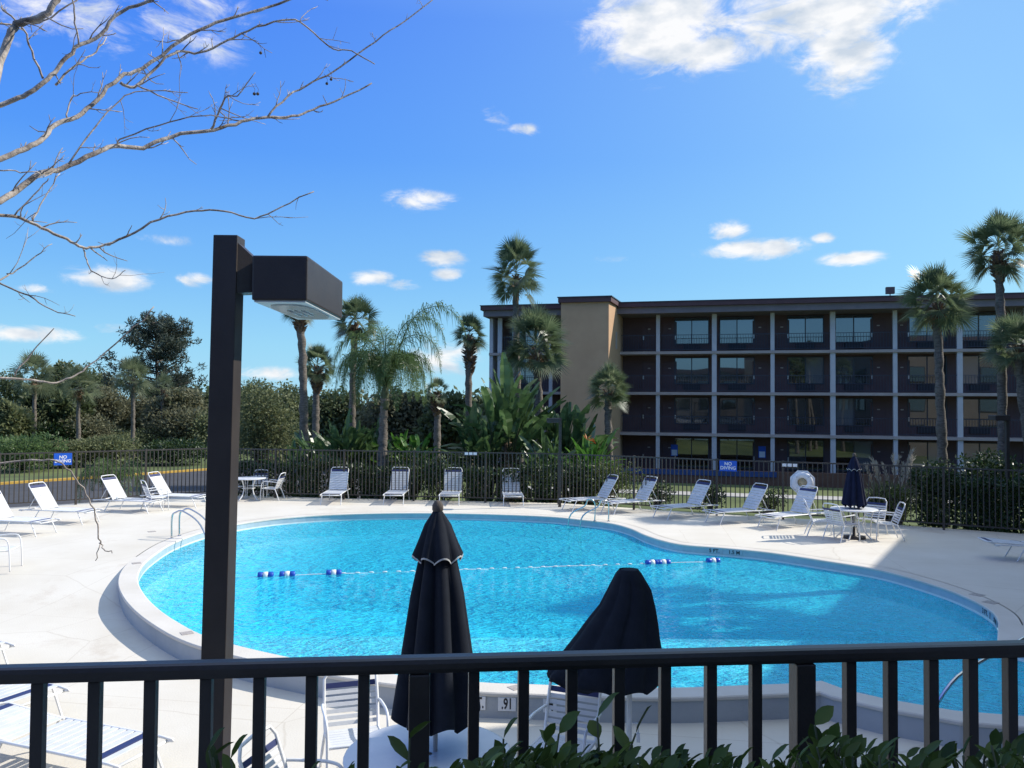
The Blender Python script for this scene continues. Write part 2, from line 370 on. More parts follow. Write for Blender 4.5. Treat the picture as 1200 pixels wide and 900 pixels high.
mr.inputs[4].default_value = .96
gate = N(nt, 'ShaderNodeMapRange', interpolation_type='SMOOTHSTEP'); L(cur, gate.inputs[0]); gate.inputs[1].default_value = .12; gate.inputs[2].default_value = .42
fac = mth('MULTIPLY', mr.outputs[0], gate.outputs[0])
cm = N(nt, 'ShaderNodeMix', data_type='RGBA'); L(fac, cm.inputs[0]); L(hsv.outputs[2], cm.inputs[6]); n9 = N(nt, 'ShaderNodeTexNoise', Scale=22, Detail=6); mp9 = N(nt, 'ShaderNodeMapping'); mp9.inputs['Location'].default_value = (.01, 0, .02); L(mp.outputs[0], mp9.inputs[0]); L(mp9.outputs[0], n9.inputs['Vector'])
cc_ = N(nt, 'ShaderNodeValToRGB'); cc_.color_ramp.elements[0].position = .36; cc_.color_ramp.elements[1].position = .6; cc_.color_ramp.elements[0].color = (.62, .70, .80, 1); cc_.color_ramp.elements[1].color = (1, 1, 1, 1); L(n9.outputs[0], cc_.inputs[0])
cs_ = N(nt, 'ShaderNodeVectorMath', operation='SCALE'); L(cc_.outputs[0], cs_.inputs[0]); cs_.inputs['Scale'].default_value = 5.5; L(cs_.outputs[0], cm.inputs[7])
L(cm.outputs[2], bgn.inputs[0])

# ------------------------------------------------------------------ pool outline
def catmull(P, per=6, closed=True):
    out = []; n = len(P)
    for i in range(n if closed else n-1):
        if closed: a, b, c, d = P[i-1], P[i], P[(i+1) % n], P[(i+2) % n]
        else: a, b, c, d = P[max(i-1, 0)], P[i], P[i+1], P[min(i+2, n-1)]
        for k in range(per):
            t = k/per
            out.append(0.5*((2*b)+(c-a)*t+(2*a-5*b+4*c-d)*t*t+(3*b-a-3*c+d)*t**3))
    if not closed: out.append(P[-1])
    return out
arc = [(208,728),(186,713),(170,697),(162,681),(165,666),(178,652),(205,635),(245,621),(290,612),(340,606),(400,602.5),(480,601),(560,602),(640,605),(682,609),(715,613),(738,619),(755,626.5),(775,633),(800,638),(850,642),(900,647),(967,657),(1033,668),(1100,687),(1140,703),(1163,717),(1170,729)]
near = [(963,797),(927,800),(877,802),(787,805),(700,804),(620,801),(560,798.5),(450,788),(347,771),(272,754),(235,742)]
A = [atz(u, v).to_2d() for u, v in arc]; Bn = [atz(u, v).to_2d() for u, v in near]
body = catmull(Bn + A, 6, closed=False)
body = [body[0]] + body[5:]
alc = [Vector((6.75, 11.15)), Vector((6.95, 10.85)), Vector((7.4, 10.75)), Vector((9.6, 10.7)), Vector((9.6, 8.35)), Vector((7.0, 8.32)), Vector((5.6, 8.42)), Vector((4.75, 8.6)), Vector((4.17, 8.93)), Vector((3.85, 9.2))]
OUT = body + alc
# drop near-duplicates, make it run counter clockwise
o2 = []
for p in OUT:
    if not o2 or (p-o2[-1]).length > .06: o2.append(p)
OUT = o2
if sum(OUT[i-1].x*OUT[i].y-OUT[i].x*OUT[i-1].y for i in range(len(OUT))) < 0: OUT.reverse()
NO = len(OUT)
def offs(P, d):
    r = []
    for i in range(len(P)):
        a = P[i]-P[i-1]; b = P[(i+1) % len(P)]-P[i]
        na = Vector((a.y, -a.x)).normalized(); nb = Vector((b.y, -b.x)).normalized()
        m = (na+nb); m = m.normalized() if m.length > 1e-5 else na
        k = max(.55, m.dot(na)); r.append(P[i]+m*(d/k))
    return r
CW = .33
OUTER = offs(OUT, CW)
def inside(poly, x, y):
    c = False; n = len(poly); j = n-1
    for i in range(n):
        xi, yi = poly[i][0], poly[i][1]; xj, yj = poly[j][0], poly[j][1]
        if (yi > y) != (yj > y) and x < (xj-xi)*(y-yi)/(yj-yi)+xi: c = not c
        j = i
    return c
def sweep(prof):
    """prof: (offset outwards, z or function) pairs swept along the pool outline"""
    mb = MB(); vs = []; fs = []; m = len(prof)
    for (d, z) in prof:
        P = offs(OUT, d)
        for p in P: vs.append((p.x, p.y, z(p.x, p.y) if callable(z) else z))
    for r in range(m-1):
        for i in range(NO):
            j = (i+1) % NO
            fs.append((r*NO+i, r*NO+j, (r+1)*NO+j, (r+1)*NO+i))
    return mb.add(vs, fs, False)
WZ = -.2
def S(o): return tag(o, kind='structure')
S(sweep([(CW-.005, -.045), (CW, -.03), (CW, -.012), (CW-.012, 0), (.02, 0), (0, -.012), (0, -.04)]).build('pool_coping', M['coping']))
S(sweep([(CW-.02, lambda x, y: zdeck(x, y)-.1), (CW-.02, -.04)]).build('pool_outer_wall', M['wall_grey']))
S(sweep([(.012, -.035), (.012, -.165)]).build('pool_tile_band', M['band']))
S(sweep([(.004, -.162), (.004, -.235)]).build('pool_waterline_tile', M['tile_white']))
zb = -1.2
def zfloor(x, y): return zb-1.5*sstep((y-14.5)/6.5)
bas = MB()
bas.add([(p.x, p.y, -.23) for p in offs(OUT, .012)]+[(p.x, p.y, zfloor(p.x, p.y)) for p in OUT], [(i, (i+1) % NO, NO+(i+1) % NO, NO+i) for i in range(NO)])
S(bas.build('pool_basin', M['plaster']))
wm = MB(); wp = offs(OUT, .003); wq = offs(OUT, .05)
wm.add([(p.x, p.y, WZ) for p in wp]+[(p.x, p.y, -3.2) for p in wq], [tuple(range(NO)), tuple(reversed(range(NO, 2*NO)))]+[(i, NO+i, NO+(i+1) % NO, (i+1) % NO) for i in range(NO)])
S(wm.build('pool_water', M['water']))
# entry steps in the alcove, each with a dark tiled nosing
st = MB(); se = MB()
for i in range(4):
    x0 = 5.3+.55*i; zt = -1.02+.21*i
    st.prism([(x0, 8.75), (9.55, 8.42), (9.55, 10.64), (x0+.55, 10.64)], zb+.004, zt)
    a = Vector((x0, 8.75, zt+.004)); b = Vector((x0+.55, 10.64, zt+.004)); w = Vector((.06, -.01, 0))
    se.add([a, a+w, b+w, b], [(0, 1, 2, 3)])
S(st.build('pool_steps', M['plaster'])); S(se.build('pool_step_edges', M['step_edge']))

# ------------------------------------------------------------------ fence line, deck, terrain
FENCE_H = 1.67
def fence_pt(u, y): return Vector(((u-600)/F*y, y))
hz = lambda u: 476+math.tan(ROLL)*(u-600)
FT = [(-220, 545), (0, 531.2), (245, 524.8), (655, 531.0), (840, 538), (1000, 543), (1260, 553)]
FP = []
for u, v in FT:
    p = aty(u, v, F*(HC-FENCE_H)/(v-hz(u))); FP.append(Vector((p.x, p.y)))
d0 = (FP[0]-FP[1]).normalized(); FP[0] = FP[0]+d0*5
d1 = (FP[-1]-FP[-2]).normalized(); FP[-1] = FP[-1]+d1*6
dn = []   # deck edge a little outside the fence
for i, p in enumerate(FP):
    a = FP[max(i-1, 0)]; b = FP[min(i+1, len(FP)-1)]; t = (b-a).normalized(); dn.append(p+Vector((-t.y, t.x))*.35)
DECK = [Vector((FP[0].x-3, 1.9)), Vector((21.5, 1.9)), Vector((21.5, dn[-1].y))] + list(reversed(dn)) + [Vector((FP[0].x-3, dn[0].y))]

def cdt_sheet(outer, holes, pts, zf, name, m):
    vs = []; ed = []
    for loop in [outer]+holes:
        o = len(vs); n = len(loop); vs += [Vector((p[0], p[1])) for p in loop]
        ed += [(o+i, o+(i+1) % n) for i in range(n)]
    for p in pts:
        if inside(outer, p.x, p.y) and not any(inside(h, p.x, p.y) for h in holes): vs.append(p)
    rv, re, rf, *_ = delaunay_2d_cdt(vs, ed, [], 0, 1e-5)
    fs = []
    for f in rf:
        cx = sum(rv[i].x for i in f)/len(f); cy = sum(rv[i].y for i in f)/len(f)
        if inside(outer, cx, cy) and not any(inside(h, cx, cy) for h in holes): fs.append(tuple(f))
    mb = MB(); mb.add([(p.x, p.y, zf(p.x, p.y)) for p in rv], fs, True)
    return S(mb.build(name, m))
grid = [Vector((x*.7+random.Random(x*97+y).uniform(-.05, .05), y*.7+.03)) for x in range(-40, 34) for y in range(2, 42)]
cdt_sheet(DECK, [offs(OUT, CW-.03)], grid, zdeck, 'pool_deck', M['deck'])

def dist_deck(x, y):
    if inside(DECK, x, y): return 0.0
    q = Vector((x, y)); best = 1e9
    for i in range(len(DECK)):
        a = DECK[i-1]; b = DECK[i]; t = b-a; k = max(0, min(1, (q-a).dot(t)/max(t.length_squared, 1e-9)))
        best = min(best, (a+t*k-q).length)
    return best
GZ = -1.1
def zground(x, y):
    d = dist_deck(x, y); return -.06 + (GZ+.06)*sstep(d/8.0)
gp = [Vector((x*2.5+.1, y*2.5+.07)) for x in range(-34, 26) for y in range(-6, 34)]
gp += [Vector((x*60.0+1, y*60.0+3)) for x in range(-14, 15) for y in range(-3, 20) if not (-2 < x < 2 and -1 < y < 2)]
big = [Vector((-900, -250)), Vector((900, -250)), Vector((900, 1400)), Vector((-900, 1400))]
cdt_sheet(big, [DECK], gp, zground, 'ground', M['ground'])

cdt_sheet(OUT, [], [g_ for g_ in grid if inside(OUT, g_.x, g_.y)], zfloor, 'pool_floor', M['plaster'])
# parking lot with a yellow kerb
KP = [atz(u, v, -1.0).to_2d() for u, v in [(-160, 578), (-60, 571), (0, 567), (120, 559), (240, 550.5), (300, 547), (400, 543.5), (500, 541)]]
KP = catmull(KP, 3, closed=False)
lot = MB(); nearside = []
for p in KP:
    q = p.copy(); dv = (Vector((-4, 18))-p).normalized()
    while dist_deck(q.x, q.y) > 8.6: q = q+dv*.4
    nearside.append(q)
for i in range(len(KP)-1):
    lot.add([(*KP[i], GZ+.05), (*KP[i+1], GZ+.05), (*nearside[i+1], GZ+.05), (*nearside[i], GZ+.05)], [(0, 1, 2, 3)])
S(lot.build('parking_lot', M['asphalt']))
kb = MB(); kin = []; kout = []
for i, p in enumerate(KP):
    t = (KP[min(i+1, len(KP)-1)]-KP[max(i-1, 0)]).normalized(); nn = Vector((-t.y, t.x))
    kin.append(p-nn*.02); kout.append(p+nn*.3)
n = len(KP)
kb.add([(*p, GZ+.02) for p in kin]+[(*p, GZ+.15) for p in kin]+[(*p, GZ+.165) for p in kout]+[(*p, GZ-.1) for p in kout],
       [(r*n+i, r*n+i+1, (r+1)*n+i+1, (r+1)*n+i) for r in range(3) for i in range(n-1)])
S(kb.build('yellow_kerb', M['kerb_yellow']))

# ------------------------------------------------------------------ pool fence
rnd = random.Random(5)
FLAB = ['dark iron picket fence along the left side, behind the left row of loungers', 'dark iron picket fence behind the four loungers that face the camera',
        'dark iron picket fence behind the right row of loungers, carrying a blue sign', 'dark iron picket fence at the right beside the navy umbrella, in shade']
RUNS = [FP[0:3], FP[2:4], FP[3:6], FP[5:7]]
FPZ = 0.02
for run, lab in zip(RUNS, FLAB):
    o = run[0]; root = thing('pool_fence', lab, 'fence', (o.x, o.y, 0), 0, 'pool fence runs')
    rl = MB(); first = run is RUNS[0]
    for a, b in zip(run[:-1], run[1:]):
        a3 = Vector((a.x-o.x, a.y-o.y, 0)); b3 = Vector((b.x-o.x, b.y-o.y, 0)); t = b3-a3; ln = t.length; t.normalize()
        Mz = Matrix.Rotation(math.atan2(t.y, t.x), 3, 'Z')
        for z, h in ((FENCE_H-.02, .04), (.16, .035)):
            rl.box((a3+b3)/2+Vector((0, 0, z)), (ln, .035, h), Mz)
        nsec = max(1, round(ln/2.45))
        for s_ in range(nsec):
            pk = MB(); p0 = a3+t*ln*s_/nsec; seg = ln/nsec; npk = round(seg/.13)
            for k in range(1, npk):
                pk.box(p0+t*seg*k/npk+Vector((0, 0, (.16+FENCE_H-.03)/2)), (.027, .02, FENCE_H-.19), Mz)
            pk.build('picket_panel', M['iron'], root)
            ps = MB(); ps.box(p0+Vector((0, 0, (FENCE_H+.03)/2-.02)), (.06, .06, FENCE_H+.05), Mz)
            ps.build('post', M['iron'], root)
    rl.build('rails', M['iron'], root)

# ------------------------------------------------------------------ lettering
def text_mesh(body, size, name, m, parent, Mx, depth=.002, bold=0.0):
    cu = bpy.data.curves.new(name, 'FONT'); cu.body = body; cu.size = size; cu.align_x = 'CENTER'; cu.align_y = 'CENTER'; cu.extrude = depth; cu.offset = bold
    cu.space_line = .9
    t = bpy.data.objects.new(name, cu); COL.objects.link(t)
    bpy.context.view_layer.update()
    me = bpy.data.meshes.new_from_object(t.evaluated_get(bpy.context.evaluated_depsgraph_get()))
    bpy.data.objects.remove(t); me.name = name
    me.transform(Mx); me.materials.clear(); me.materials.append(m)
    o = bpy.data.objects.new(name, me); COL.objects.link(o); o.parent = parent
    return o
STAND = Matrix.Rotation(R(90), 4, 'X')          # text in the xz plane, facing -y
def fence_spot(u, v, off=.04):
    """where the sight line through (u, v) meets the fence"""
    d = ray(u, v); dd = Vector((d.x, d.y)).normalized()
    for a, b in zip(FP[:-1], FP[1:]):
        t = b-a; den = dd.x*t.y-dd.y*t.x
        if abs(den) < 1e-9: continue
        s_ = (a.x*t.y-a.y*t.x)/den; k = (a.x*dd.y-a.y*dd.x)/den
        if s_ > 0 and 0 <= k <= 1:
            p = dd*s_; y = p.y; P = aty(u, v, y); tn = t.normalized(); nn = Vector((tn.y, -tn.x))
            return Vector((P.x+nn.x*off, P.y+nn.y*off, P.z)), math.atan2(t.y, t.x)
for (u, v, w, h, lab) in [(73.5, 538, .50, .37, 'blue NO DIVING sign on the fence above the left row of loungers'),
                          (853.5, 546, .50, .31, 'blue NO DIVING sign on the fence behind the right row of loungers')]:
    p, a = fence_spot(u, v)
    r = thing('warning_sign', lab, 'sign', p, a, 'no diving signs')
    MB().bevbox((0, 0, 0), (w, .012, h), .004).build('board', M['sign_blue'], r)
    text_mesh('NO\nDIVING', .135, 'lettering', M['letter_white'], r, Matrix.Translation((0, -.008, 0)) @ STAND, bold=.003)
for (u, v, lab) in [(552, 531.5, 'small white lettered strip on the fence top behind the facing loungers'), (925.5, 545, 'small white lettered strip on the fence beside the life ring')]:
    p, a = fence_spot(u, v)
    r = thing('fence_plate', lab, 'sign', p, a, 'small fence plates')
    b = MB(); b.box((0, 0, 0), (.46, .008, .13)); b.build('board', M['iron'], r)
    for k in range(3):
        b = MB(); b.bevbox((-.145+.145*k, -.007, 0), (.115, .006, .085), .002); b.build('white_panel', M['letter_white'], r)
# life ring in front of its board
p, a = fence_spot(940.5, 565, .09)
r = thing('life_ring', 'white life ring with a tan centre hanging on the fence', 'life ring', p, a)
MX = Matrix.Rotation(R(90), 4, 'X')
def latheY(mb, prof, n):
    t = MB(); t.lathe(prof, n); mb.add([MX @ Vector(q) for q in t.v], t.f, True)
b = MB(); oc = [(.36*math.cos(TAU*(k+.5)/8), .36*math.sin(TAU*(k+.5)/8)) for k in range(8)]
t = MB(); t.prism(oc, -.05, -.03); b.add([MX @ Vector(q) for q in t.v], t.f); b.build('backboard', M['ring_white'], r)
b = MB(); latheY(b, [(.21+.085*math.cos(TAU*k/12), .06*math.sin(TAU*k/12)+.03) for k in range(13)], 32); b.build('ring', M['ring_white'], r)
b = MB(); latheY(b, [(.001, .012), (.125, .012), (.13, 0), (.13, -.03)], 24); b.build('centre_disc', M['ring_tan'], r)
for k in range(4):
    an = TAU*(k+.5)/4; b = MB(); b.tube([(.13*math.cos(an), -.02, .13*math.sin(an)), (.21*math.cos(an), -.10, .21*math.sin(an)), (.31*math.cos(an), -.03, .31*math.sin(an))], .012, 6)
    b.build('rope', M['strap'], r)

# ------------------------------------------------------------------ furniture
def bend(pts, per=5): return catmull([Vector(p) for p in pts], per, closed=False)
def make_lounger(raise_deg):
    def mk():
        root = thing('pool_lounger', 'x', 'lounger')
        f = MB(); zr = .34
        for s_ in (-1, 1):
            f.tube(bend([(s_*.31, -.93, zr-.03), (s_*.31, -.86, zr), (s_*.31, .88, zr), (s_*.31, .96, zr-.02)], 4), .015, 8)
        f.tube([(-.31, -.93, zr-.03), (.31, -.93, zr-.03)], .015, 8); f.tube([(-.31, .96, zr-.02), (.31, .96, zr-.02)], .015, 8)
        f.build('frame', M['white_metal'], root)
        for s_ in (-1, 1):
            for (y0, y1) in ((-.72, -.88), (.42, .60)):
                l = MB(); l.tube(bend([(s_*.31, y0, zr), (s_*.315, (y0+y1)/2, zr*.55), (s_*.32, y1, .02), (s_*.32, y1+.02*(1 if y1 > 0 else -1), .008)], 3), .014, 8)
                l.build('leg', M['white_metal'], root)
        st_ = MB(); n_ = 12
        for k in range(n_):
            y = -.84+k*(1.16/n_)+.045
            if k == 1: continue
            st_.bevbox((0, y, zr+.006), (.64, .073, .012), .004)
        st_.build('seat', M['strap'], root)
        MB().bevbox((0, -.84+1.16/n_+.045, zr+.007), (.645, .082, .013), .004).build('accent_strap', M['navy_strap'], root)
        A = R(raise_deg); ux = Vector((0, math.cos(A), math.sin(A))); o = Vector((0, .34, zr+.005)); Mr = Matrix.Rotation(A, 3, 'X')
        bk = MB(); nb = 8
        for k in range(nb):
            bk.bevbox(o+ux*(.06+k*.083), (.60, .075, .012), .004, Mr)
        br = bk.build('backrest', M['strap'], root)
        MB().bevbox(o+ux*(.06+nb*.083), (.605, .075, .013), .004, Mr).build('accent_strap', M['navy_strap'], root)
        bf = MB()
        q = [o+Vector((-.29, 0, 0)), o+ux*.76+Vector((-.29, 0, 0)), o+ux*.83+Vector((-.25, 0, 0)), o+ux*.84+Vector((0, 0, 0)), o+ux*.83+Vector((.25, 0, 0)), o+ux*.76+Vector((.29, 0, 0)), o+Vector((.29, 0, 0))]
        bf.tube(q, .014, 8)
        if raise_deg > 5:
            for s_ in (-1, 1): bf.tube([o+ux*.42+Vector((s_*.27, 0, 0)), (s_*.29, .78, zr-.01)], .009, 6)
        bf.build('back_frame', M['white_metal'], root)
        return root
    return mk
def make_chair():
    root = thing('patio_chair', 'x', 'chair')
    for s_ in (-1, 1):
        f = MB(); f.tube(bend([(s_*.27, -.30, .01), (s_*.27, -.28, .40), (s_*.275, -.24, .60), (s_*.28, -.12, .645), (s_*.28, .12, .63), (s_*.27, .26, .62)], 5), .014, 8)
        f.build('armrest', M['white_metal'], root)
    for s_ in (-1, 1):
        l = MB(); l.tube(bend([(s_*.25, .18, .40), (s_*.265, .27, .2), (s_*.275, .34, .01)], 4), .014, 8); l.build('leg', M['white_metal'], root)
    bf = MB()
    q = [(-.25, -.25, .41), (-.25, .18, .39), (-.255, .27, .62), (-.25, .345, .83), (-.20, .372, .90), (0, .38, .915), (.20, .372, .90), (.25, .345, .83), (.255, .27, .62), (.25, .18, .39), (.25, -.25, .41)]
    bf.tube(q, .015, 8, closed=True); bf.build('seat_frame', M['white_metal'], root)
    s1 = MB()
    for k in range(7): s1.bevbox((0, -.21+k*.062, .41-.003*k), (.51, .052, .01), .003)
    s1.build('seat', M['strap'], root)
    b = MB(); Mr = Matrix.Rotation(R(69), 3, 'X')
    for k in range(6):
        z = .445+k*.053; b.bevbox((0, .195+(z-.40)*.385, z), (.515, .038, .01), .003, Mr)
    b.build('backrest', M['strap'], root)
    z = .445+6*.053+.004
    MB().bevbox((0, .195+(z-.40)*.385, z), (.515, .05, .011), .003, Mr).build('accent_strap', M['navy_strap'], root)
    return root
def make_table(rad):
    def mk():
        root = thing('patio_table', 'x', 'table')
        b = MB(); b.lathe([(.03, .705), (rad-.03, .705), (rad, .712), (rad+.005, .725), (rad, .737), (rad-.02, .74), (.03, .735)], 40); b.build('table_top', M['table_top'], root)
        for k in range(4):
            an = TAU*(k+.5)/4; c, s_ = math.cos(an), math.sin(an)
            l = MB(); l.tube(bend([(c*.3, s_*.3, .70), (c*.2, s_*.2, .42), (c*.26, s_*.26, .18), (c*.42, s_*.42, .012)], 5), .018, 8); l.build('leg', M['white_metal'], root)
        b = MB(); b.tube([(.21*math.cos(TAU*k/20), .21*math.sin(TAU*k/20), .4) for k in range(20)], .01, 6, closed=True); b.build('leg_ring', M['white_metal'], root)
        return root
    return mk
G1 = 'loungers around the pool'
def lounge(u, v, rz, lab, deg=58):
    p = deck(u, v); return place('lounger%d' % deg, make_lounger(deg), (p.x, p.y, p.z), R(rz), lab, 'lounger', G1)
# four facing the camera
for u, v, rz, lab in [(393.5, 588, 2, 'white strap lounger facing the pool, leftmost of the four before the far fence'),
                      (465.5, 588, 0, 'white strap lounger facing the pool, right of the feather palm trunk'),
                      (529, 588.5, -1, 'white strap lounger facing the pool directly behind the tip of the tall black umbrella'),
                      (600, 589.5, 3, 'white strap lounger facing the pool, rightmost of the four before the far fence')]:
    lounge(u, v, rz, lab, 62)
for u, v, rz, lab in [(694, 597, -66, 'raised white lounger just behind the far pool ladder'),
                      (740, 600, -62, 'raised white lounger second from the pool ladder in the right row'),
                      (802, 606, -62, 'raised white lounger in the middle of the right row, left of the blue sign'),
                      (866, 612, -68, 'raised white lounger in the right row, just under the blue NO DIVING sign'),
                      (926, 617, -60, 'raised white lounger standing below the white life ring')]:
    lounge(u, v, rz, lab, 58)
for u, v, rz, lab in [(206, 593, 80, 'raised white lounger nearest the lamp post in the left row by the fence'),
                      (152, 599, 76, 'raised white lounger between two others in the left row, behind the hanging twig'),
                      (72, 612, 80, 'raised white lounger below the left blue sign'),
                      (18, 625, 78, 'raised white lounger cut by the left picture edge at the fence')]:
    lounge(u, v, rz, lab, 56)
for (u, v, rz, lab) in [(-72, 783, 68, 'flat white lounger whose foot end just enters the left picture edge above the railing'),
                        (-22, 838, 66, 'flat white lounger seen through the left railing bars, upper of the two there'),
                        (75, 905, 70, 'flat white lounger with a navy foot strap in the bottom left corner'),
                        (1222, 657, 78, 'flat shaded white lounger lying on the deck at the right picture edge')]:
    lounge(u, v, rz, lab, 4)
G2 = 'white strap patio chairs'
def chair(p, rz, lab): return place('chair', make_chair, p, R(rz), lab, 'chair', G2)
# far left table set
p = deck(291, 586); place('table60', make_table(.55), (p.x, p.y, p.z), .3, 'small white round table just right of the lamp post, by the far fence', 'table', 'white round patio tables')
for dx, dy, rz, lab in [(.78, .05, -95, 'white patio chair right of the far left round table'), (-.62, .35, 60, 'white patio chair left of the far round table, partly behind the lamp post'), (.05, .85, 0, 'white patio chair behind the far left round table, against the fence')]:
    chair((p.x+dx, p.y+dy, p.z), rz, lab)
q = deck(182, 598); chair((q.x, q.y, q.z), 130, 'white patio chair between the left loungers and the pool handrail')
q = deck(-1, 668); chair((q.x, q.y, q.z), 100, 'white patio chair with navy top strap at the left picture edge')
# right table set
p = deck(1001, 631); RT = p
place('table60', make_table(.55), (p.x, p.y, p.z), .1, 'white round table under the closed navy umbrella at the right', 'table', 'white round patio tables')
for dx, dy, rz, lab in [(-.75, .25, 75, 'white chair left of the right table, the farther of the two left chairs'), (-.45, -.35, 115, 'white chair at the near left side of the right table'),
                        (.75, -.1, -100, 'white chair at the near right side of the right table'), (.7, .6, -45, 'white chair at the far right side of the right table')]:
    chair((p.x+dx, p.y+dy, p.z), rz, lab)
# foreground set
FT_ = atz(502, 884, .44); zt = zdeck(FT_.x, FT_.y)
place('table66', make_table(.66), (FT_.x, FT_.y, zt), .4, 'large white round table under the tall black umbrella in the foreground', 'table', 'white round patio tables')
c1 = Vector((-1.45, 7.55, 0)); chair((c1.x, c1.y, zdeck(c1.x, c1.y)), 18, 'white chair with navy top strap left of the tall black umbrella, behind the railing')
c2 = Vector((.5, 7.4, 0)); chair((c2.x, c2.y, zdeck(c2.x, c2.y)), -22, 'white chair with navy top strap in front of the slumped black umbrella')
c3 = Vector((-1.62, 6.2, 0)); chair((c3.x, c3.y, zdeck(c3.x, c3.y)), 75, 'white chair low behind the railing, right beside the lamp post foot')

# umbrellas --------------------------------------------------------
def folded(mb, rings, n=96, folds=8, seed=1):
    """rings: (centre, rx, ry, fold depth); a closed canopy hanging in folds"""
    rn = random.Random(seed); ph = [rn.uniform(-.35, .35) for _ in range(folds)]; am = [rn.uniform(.6, 1.2) for _ in range(folds)]
    vs = []; fs = []
    for (c, rx, ry, dp) in rings:
        for k in range(n):
            a = TAU*k/n; x = a/TAU*folds; i = int(x) % folds
            w = abs(math.sin(math.pi*(x-int(x)))); g = 1-dp*am[i]*(1-w)**1.2
            g += .02*math.sin(a*3+ph[i])
            vs.append((c[0]+rx*g*math.cos(a+ph[i]*.12), c[1]+ry*g*math.sin(a+ph[i]*.12), c[2]+(c[3]*(w-.5) if len(c) > 3 else 0)))
    m = len(rings)
    for r_ in range(m-1):
        for k in range(n): fs.append((r_*n+k, r_*n+(k+1) % n, (r_+1)*n+(k+1) % n, (r_+1)*n+k))
    return mb.add(vs, fs, True)
def umbrella(name, lab, base, H, sk, spread, cloth, seed, cap=.5, trim=True, group='closed umbrellas'):
    root = thing(name, lab, 'umbrella', base, 0, group)
    b = MB(); b.tube([(0, 0, .0), (0, 0, H)], .019, 10); b.build('pole', M['trim'], root)
    b = MB(); b.lathe([(.001, 0), (.26, 0), (.26, .05), (.05, .07), (.04, .28), (.001, .28)], 24); b.build('base', M['iron'], root)
    b = MB(); b.lathe([(.001, H+.09), (.028, H+.08), (.045, H+.045), (.045, H+.01), (.03, H-.01)], 16); b.build('finial', M['bark'], root)
    b = MB(); z = lambda t: sk+(H-sk)*t
    folded(b, [((0, 0, z(1)), .03, .03, 0), ((0, 0, z(.9)), .085, .085, .15), ((0, 0, z(.78)), spread*.42, spread*.42, .28), ((0, 0, z(.60)), spread*.60, spread*.60, .34),
               ((0, 0, z(.40)), spread*.74, spread*.74, .38), ((0, 0, z(.2)), spread*.88, spread*.88, .4), ((0, 0, z(.06)), spread*.98, spread*.98, .42), ((0, 0, z(0), .10), spread, spread, .42)], seed=seed)
    b.build('canopy', cloth, root)
    b = MB(); zc = H-cap
    folded(b, [((0, 0, H+.005), .035, .035, 0), ((0, 0, H-cap*.3), spread*.30, spread*.30, .12), ((0, 0, H-cap*.7), spread*.46, spread*.46, .2), ((0, 0, zc, .05), spread*.57, spread*.57, .24)], seed=seed+4)
    c = b.build('top_flap', cloth, root)
    if trim:
        b = MB(); folded(b, [((0, 0, zc-.002, .05), spread*.572, spread*.572, .24), ((0, 0, zc-.016, .05), spread*.574, spread*.574, .24)], seed=seed+4); b.build('trim', M['trim'], c)
    return root
UB = Vector((-.59, 6.45, 0)); ub = umbrella('closed_umbrella', 'tall closed black umbrella standing in the foreground table', (UB.x, UB.y, zdeck(UB.x, UB.y)), 2.64, .99, .37, M['black_fabric'], 3, cap=.36)
umbrella('closed_umbrella', 'closed navy umbrella standing in the table at the right', (RT.x+.02, RT.y+.03, RT.z), 2.02, .80, .30, M['navy_fabric'], 8, cap=.32)
# the slumped one, canopy pushed to the left
Y2 = 7.05; P2 = aty(738, 668, Y2); zb2 = zdeck(P2.x, Y2)
root = thing('closed_umbrella', 'lower black umbrella slumped to the left, before the pool wall', 'umbrella', (P2.x, Y2, zb2), 0, 'closed umbrellas')
b = MB(); b.tube([(0, 0, 0), (0, 0, P2.z-zb2-.02)], .024, 10); b.build('pole', M['white_metal'], root)
b = MB(); b.lathe([(.001, 0), (.27, 0), (.27, .05), (.05, .07), (.04, .3), (.001, .3)], 24); b.build('base', M['iron'], root)
b = MB(); b.tube([(.02, -.02, .74), (.075, -.03, .74), (.075, -.03, .66)], .008, 6); b.bevbox((.075, -.03, .62), (.03, .03, .08), .006); b.build('crank', M['white_metal'], root)
prof = [(667, 726, 748), (672, 722, 752), (690, 713, 763), (710, 703, 768), (728, 689, 771), (745, 677, 773), (762, 664, 776), (778, 652, 777.5), (790, 643, 778.5), (796, 641, 777), (801, 668, 772)]
rings = []
for v, a, c in prof:
    pa = aty(a, v, Y2); pc = aty(c, v, Y2); cx = (pa.x+pc.x)/2-P2.x; rx = (pc.x-pa.x)/2
    dp = .04 if v < 680 else .15
    rings.append(((cx, 0, pa.z-zb2) if v < 790 else (cx, 0, pa.z-zb2, .05), rx/(1-.03), min(.34, rx*.75+.02), dp))
b = MB(); b.lathe([(.001, P2.z-zb2+.004), (.075, P2.z-zb2+.003), (.09, P2.z-zb2-.012)], 20); b.build('top_cap', M['black_fabric'], root)
b = MB(); folded(b, rings, folds=8, seed=11); b.build('canopy', M['black_fabric'], root)

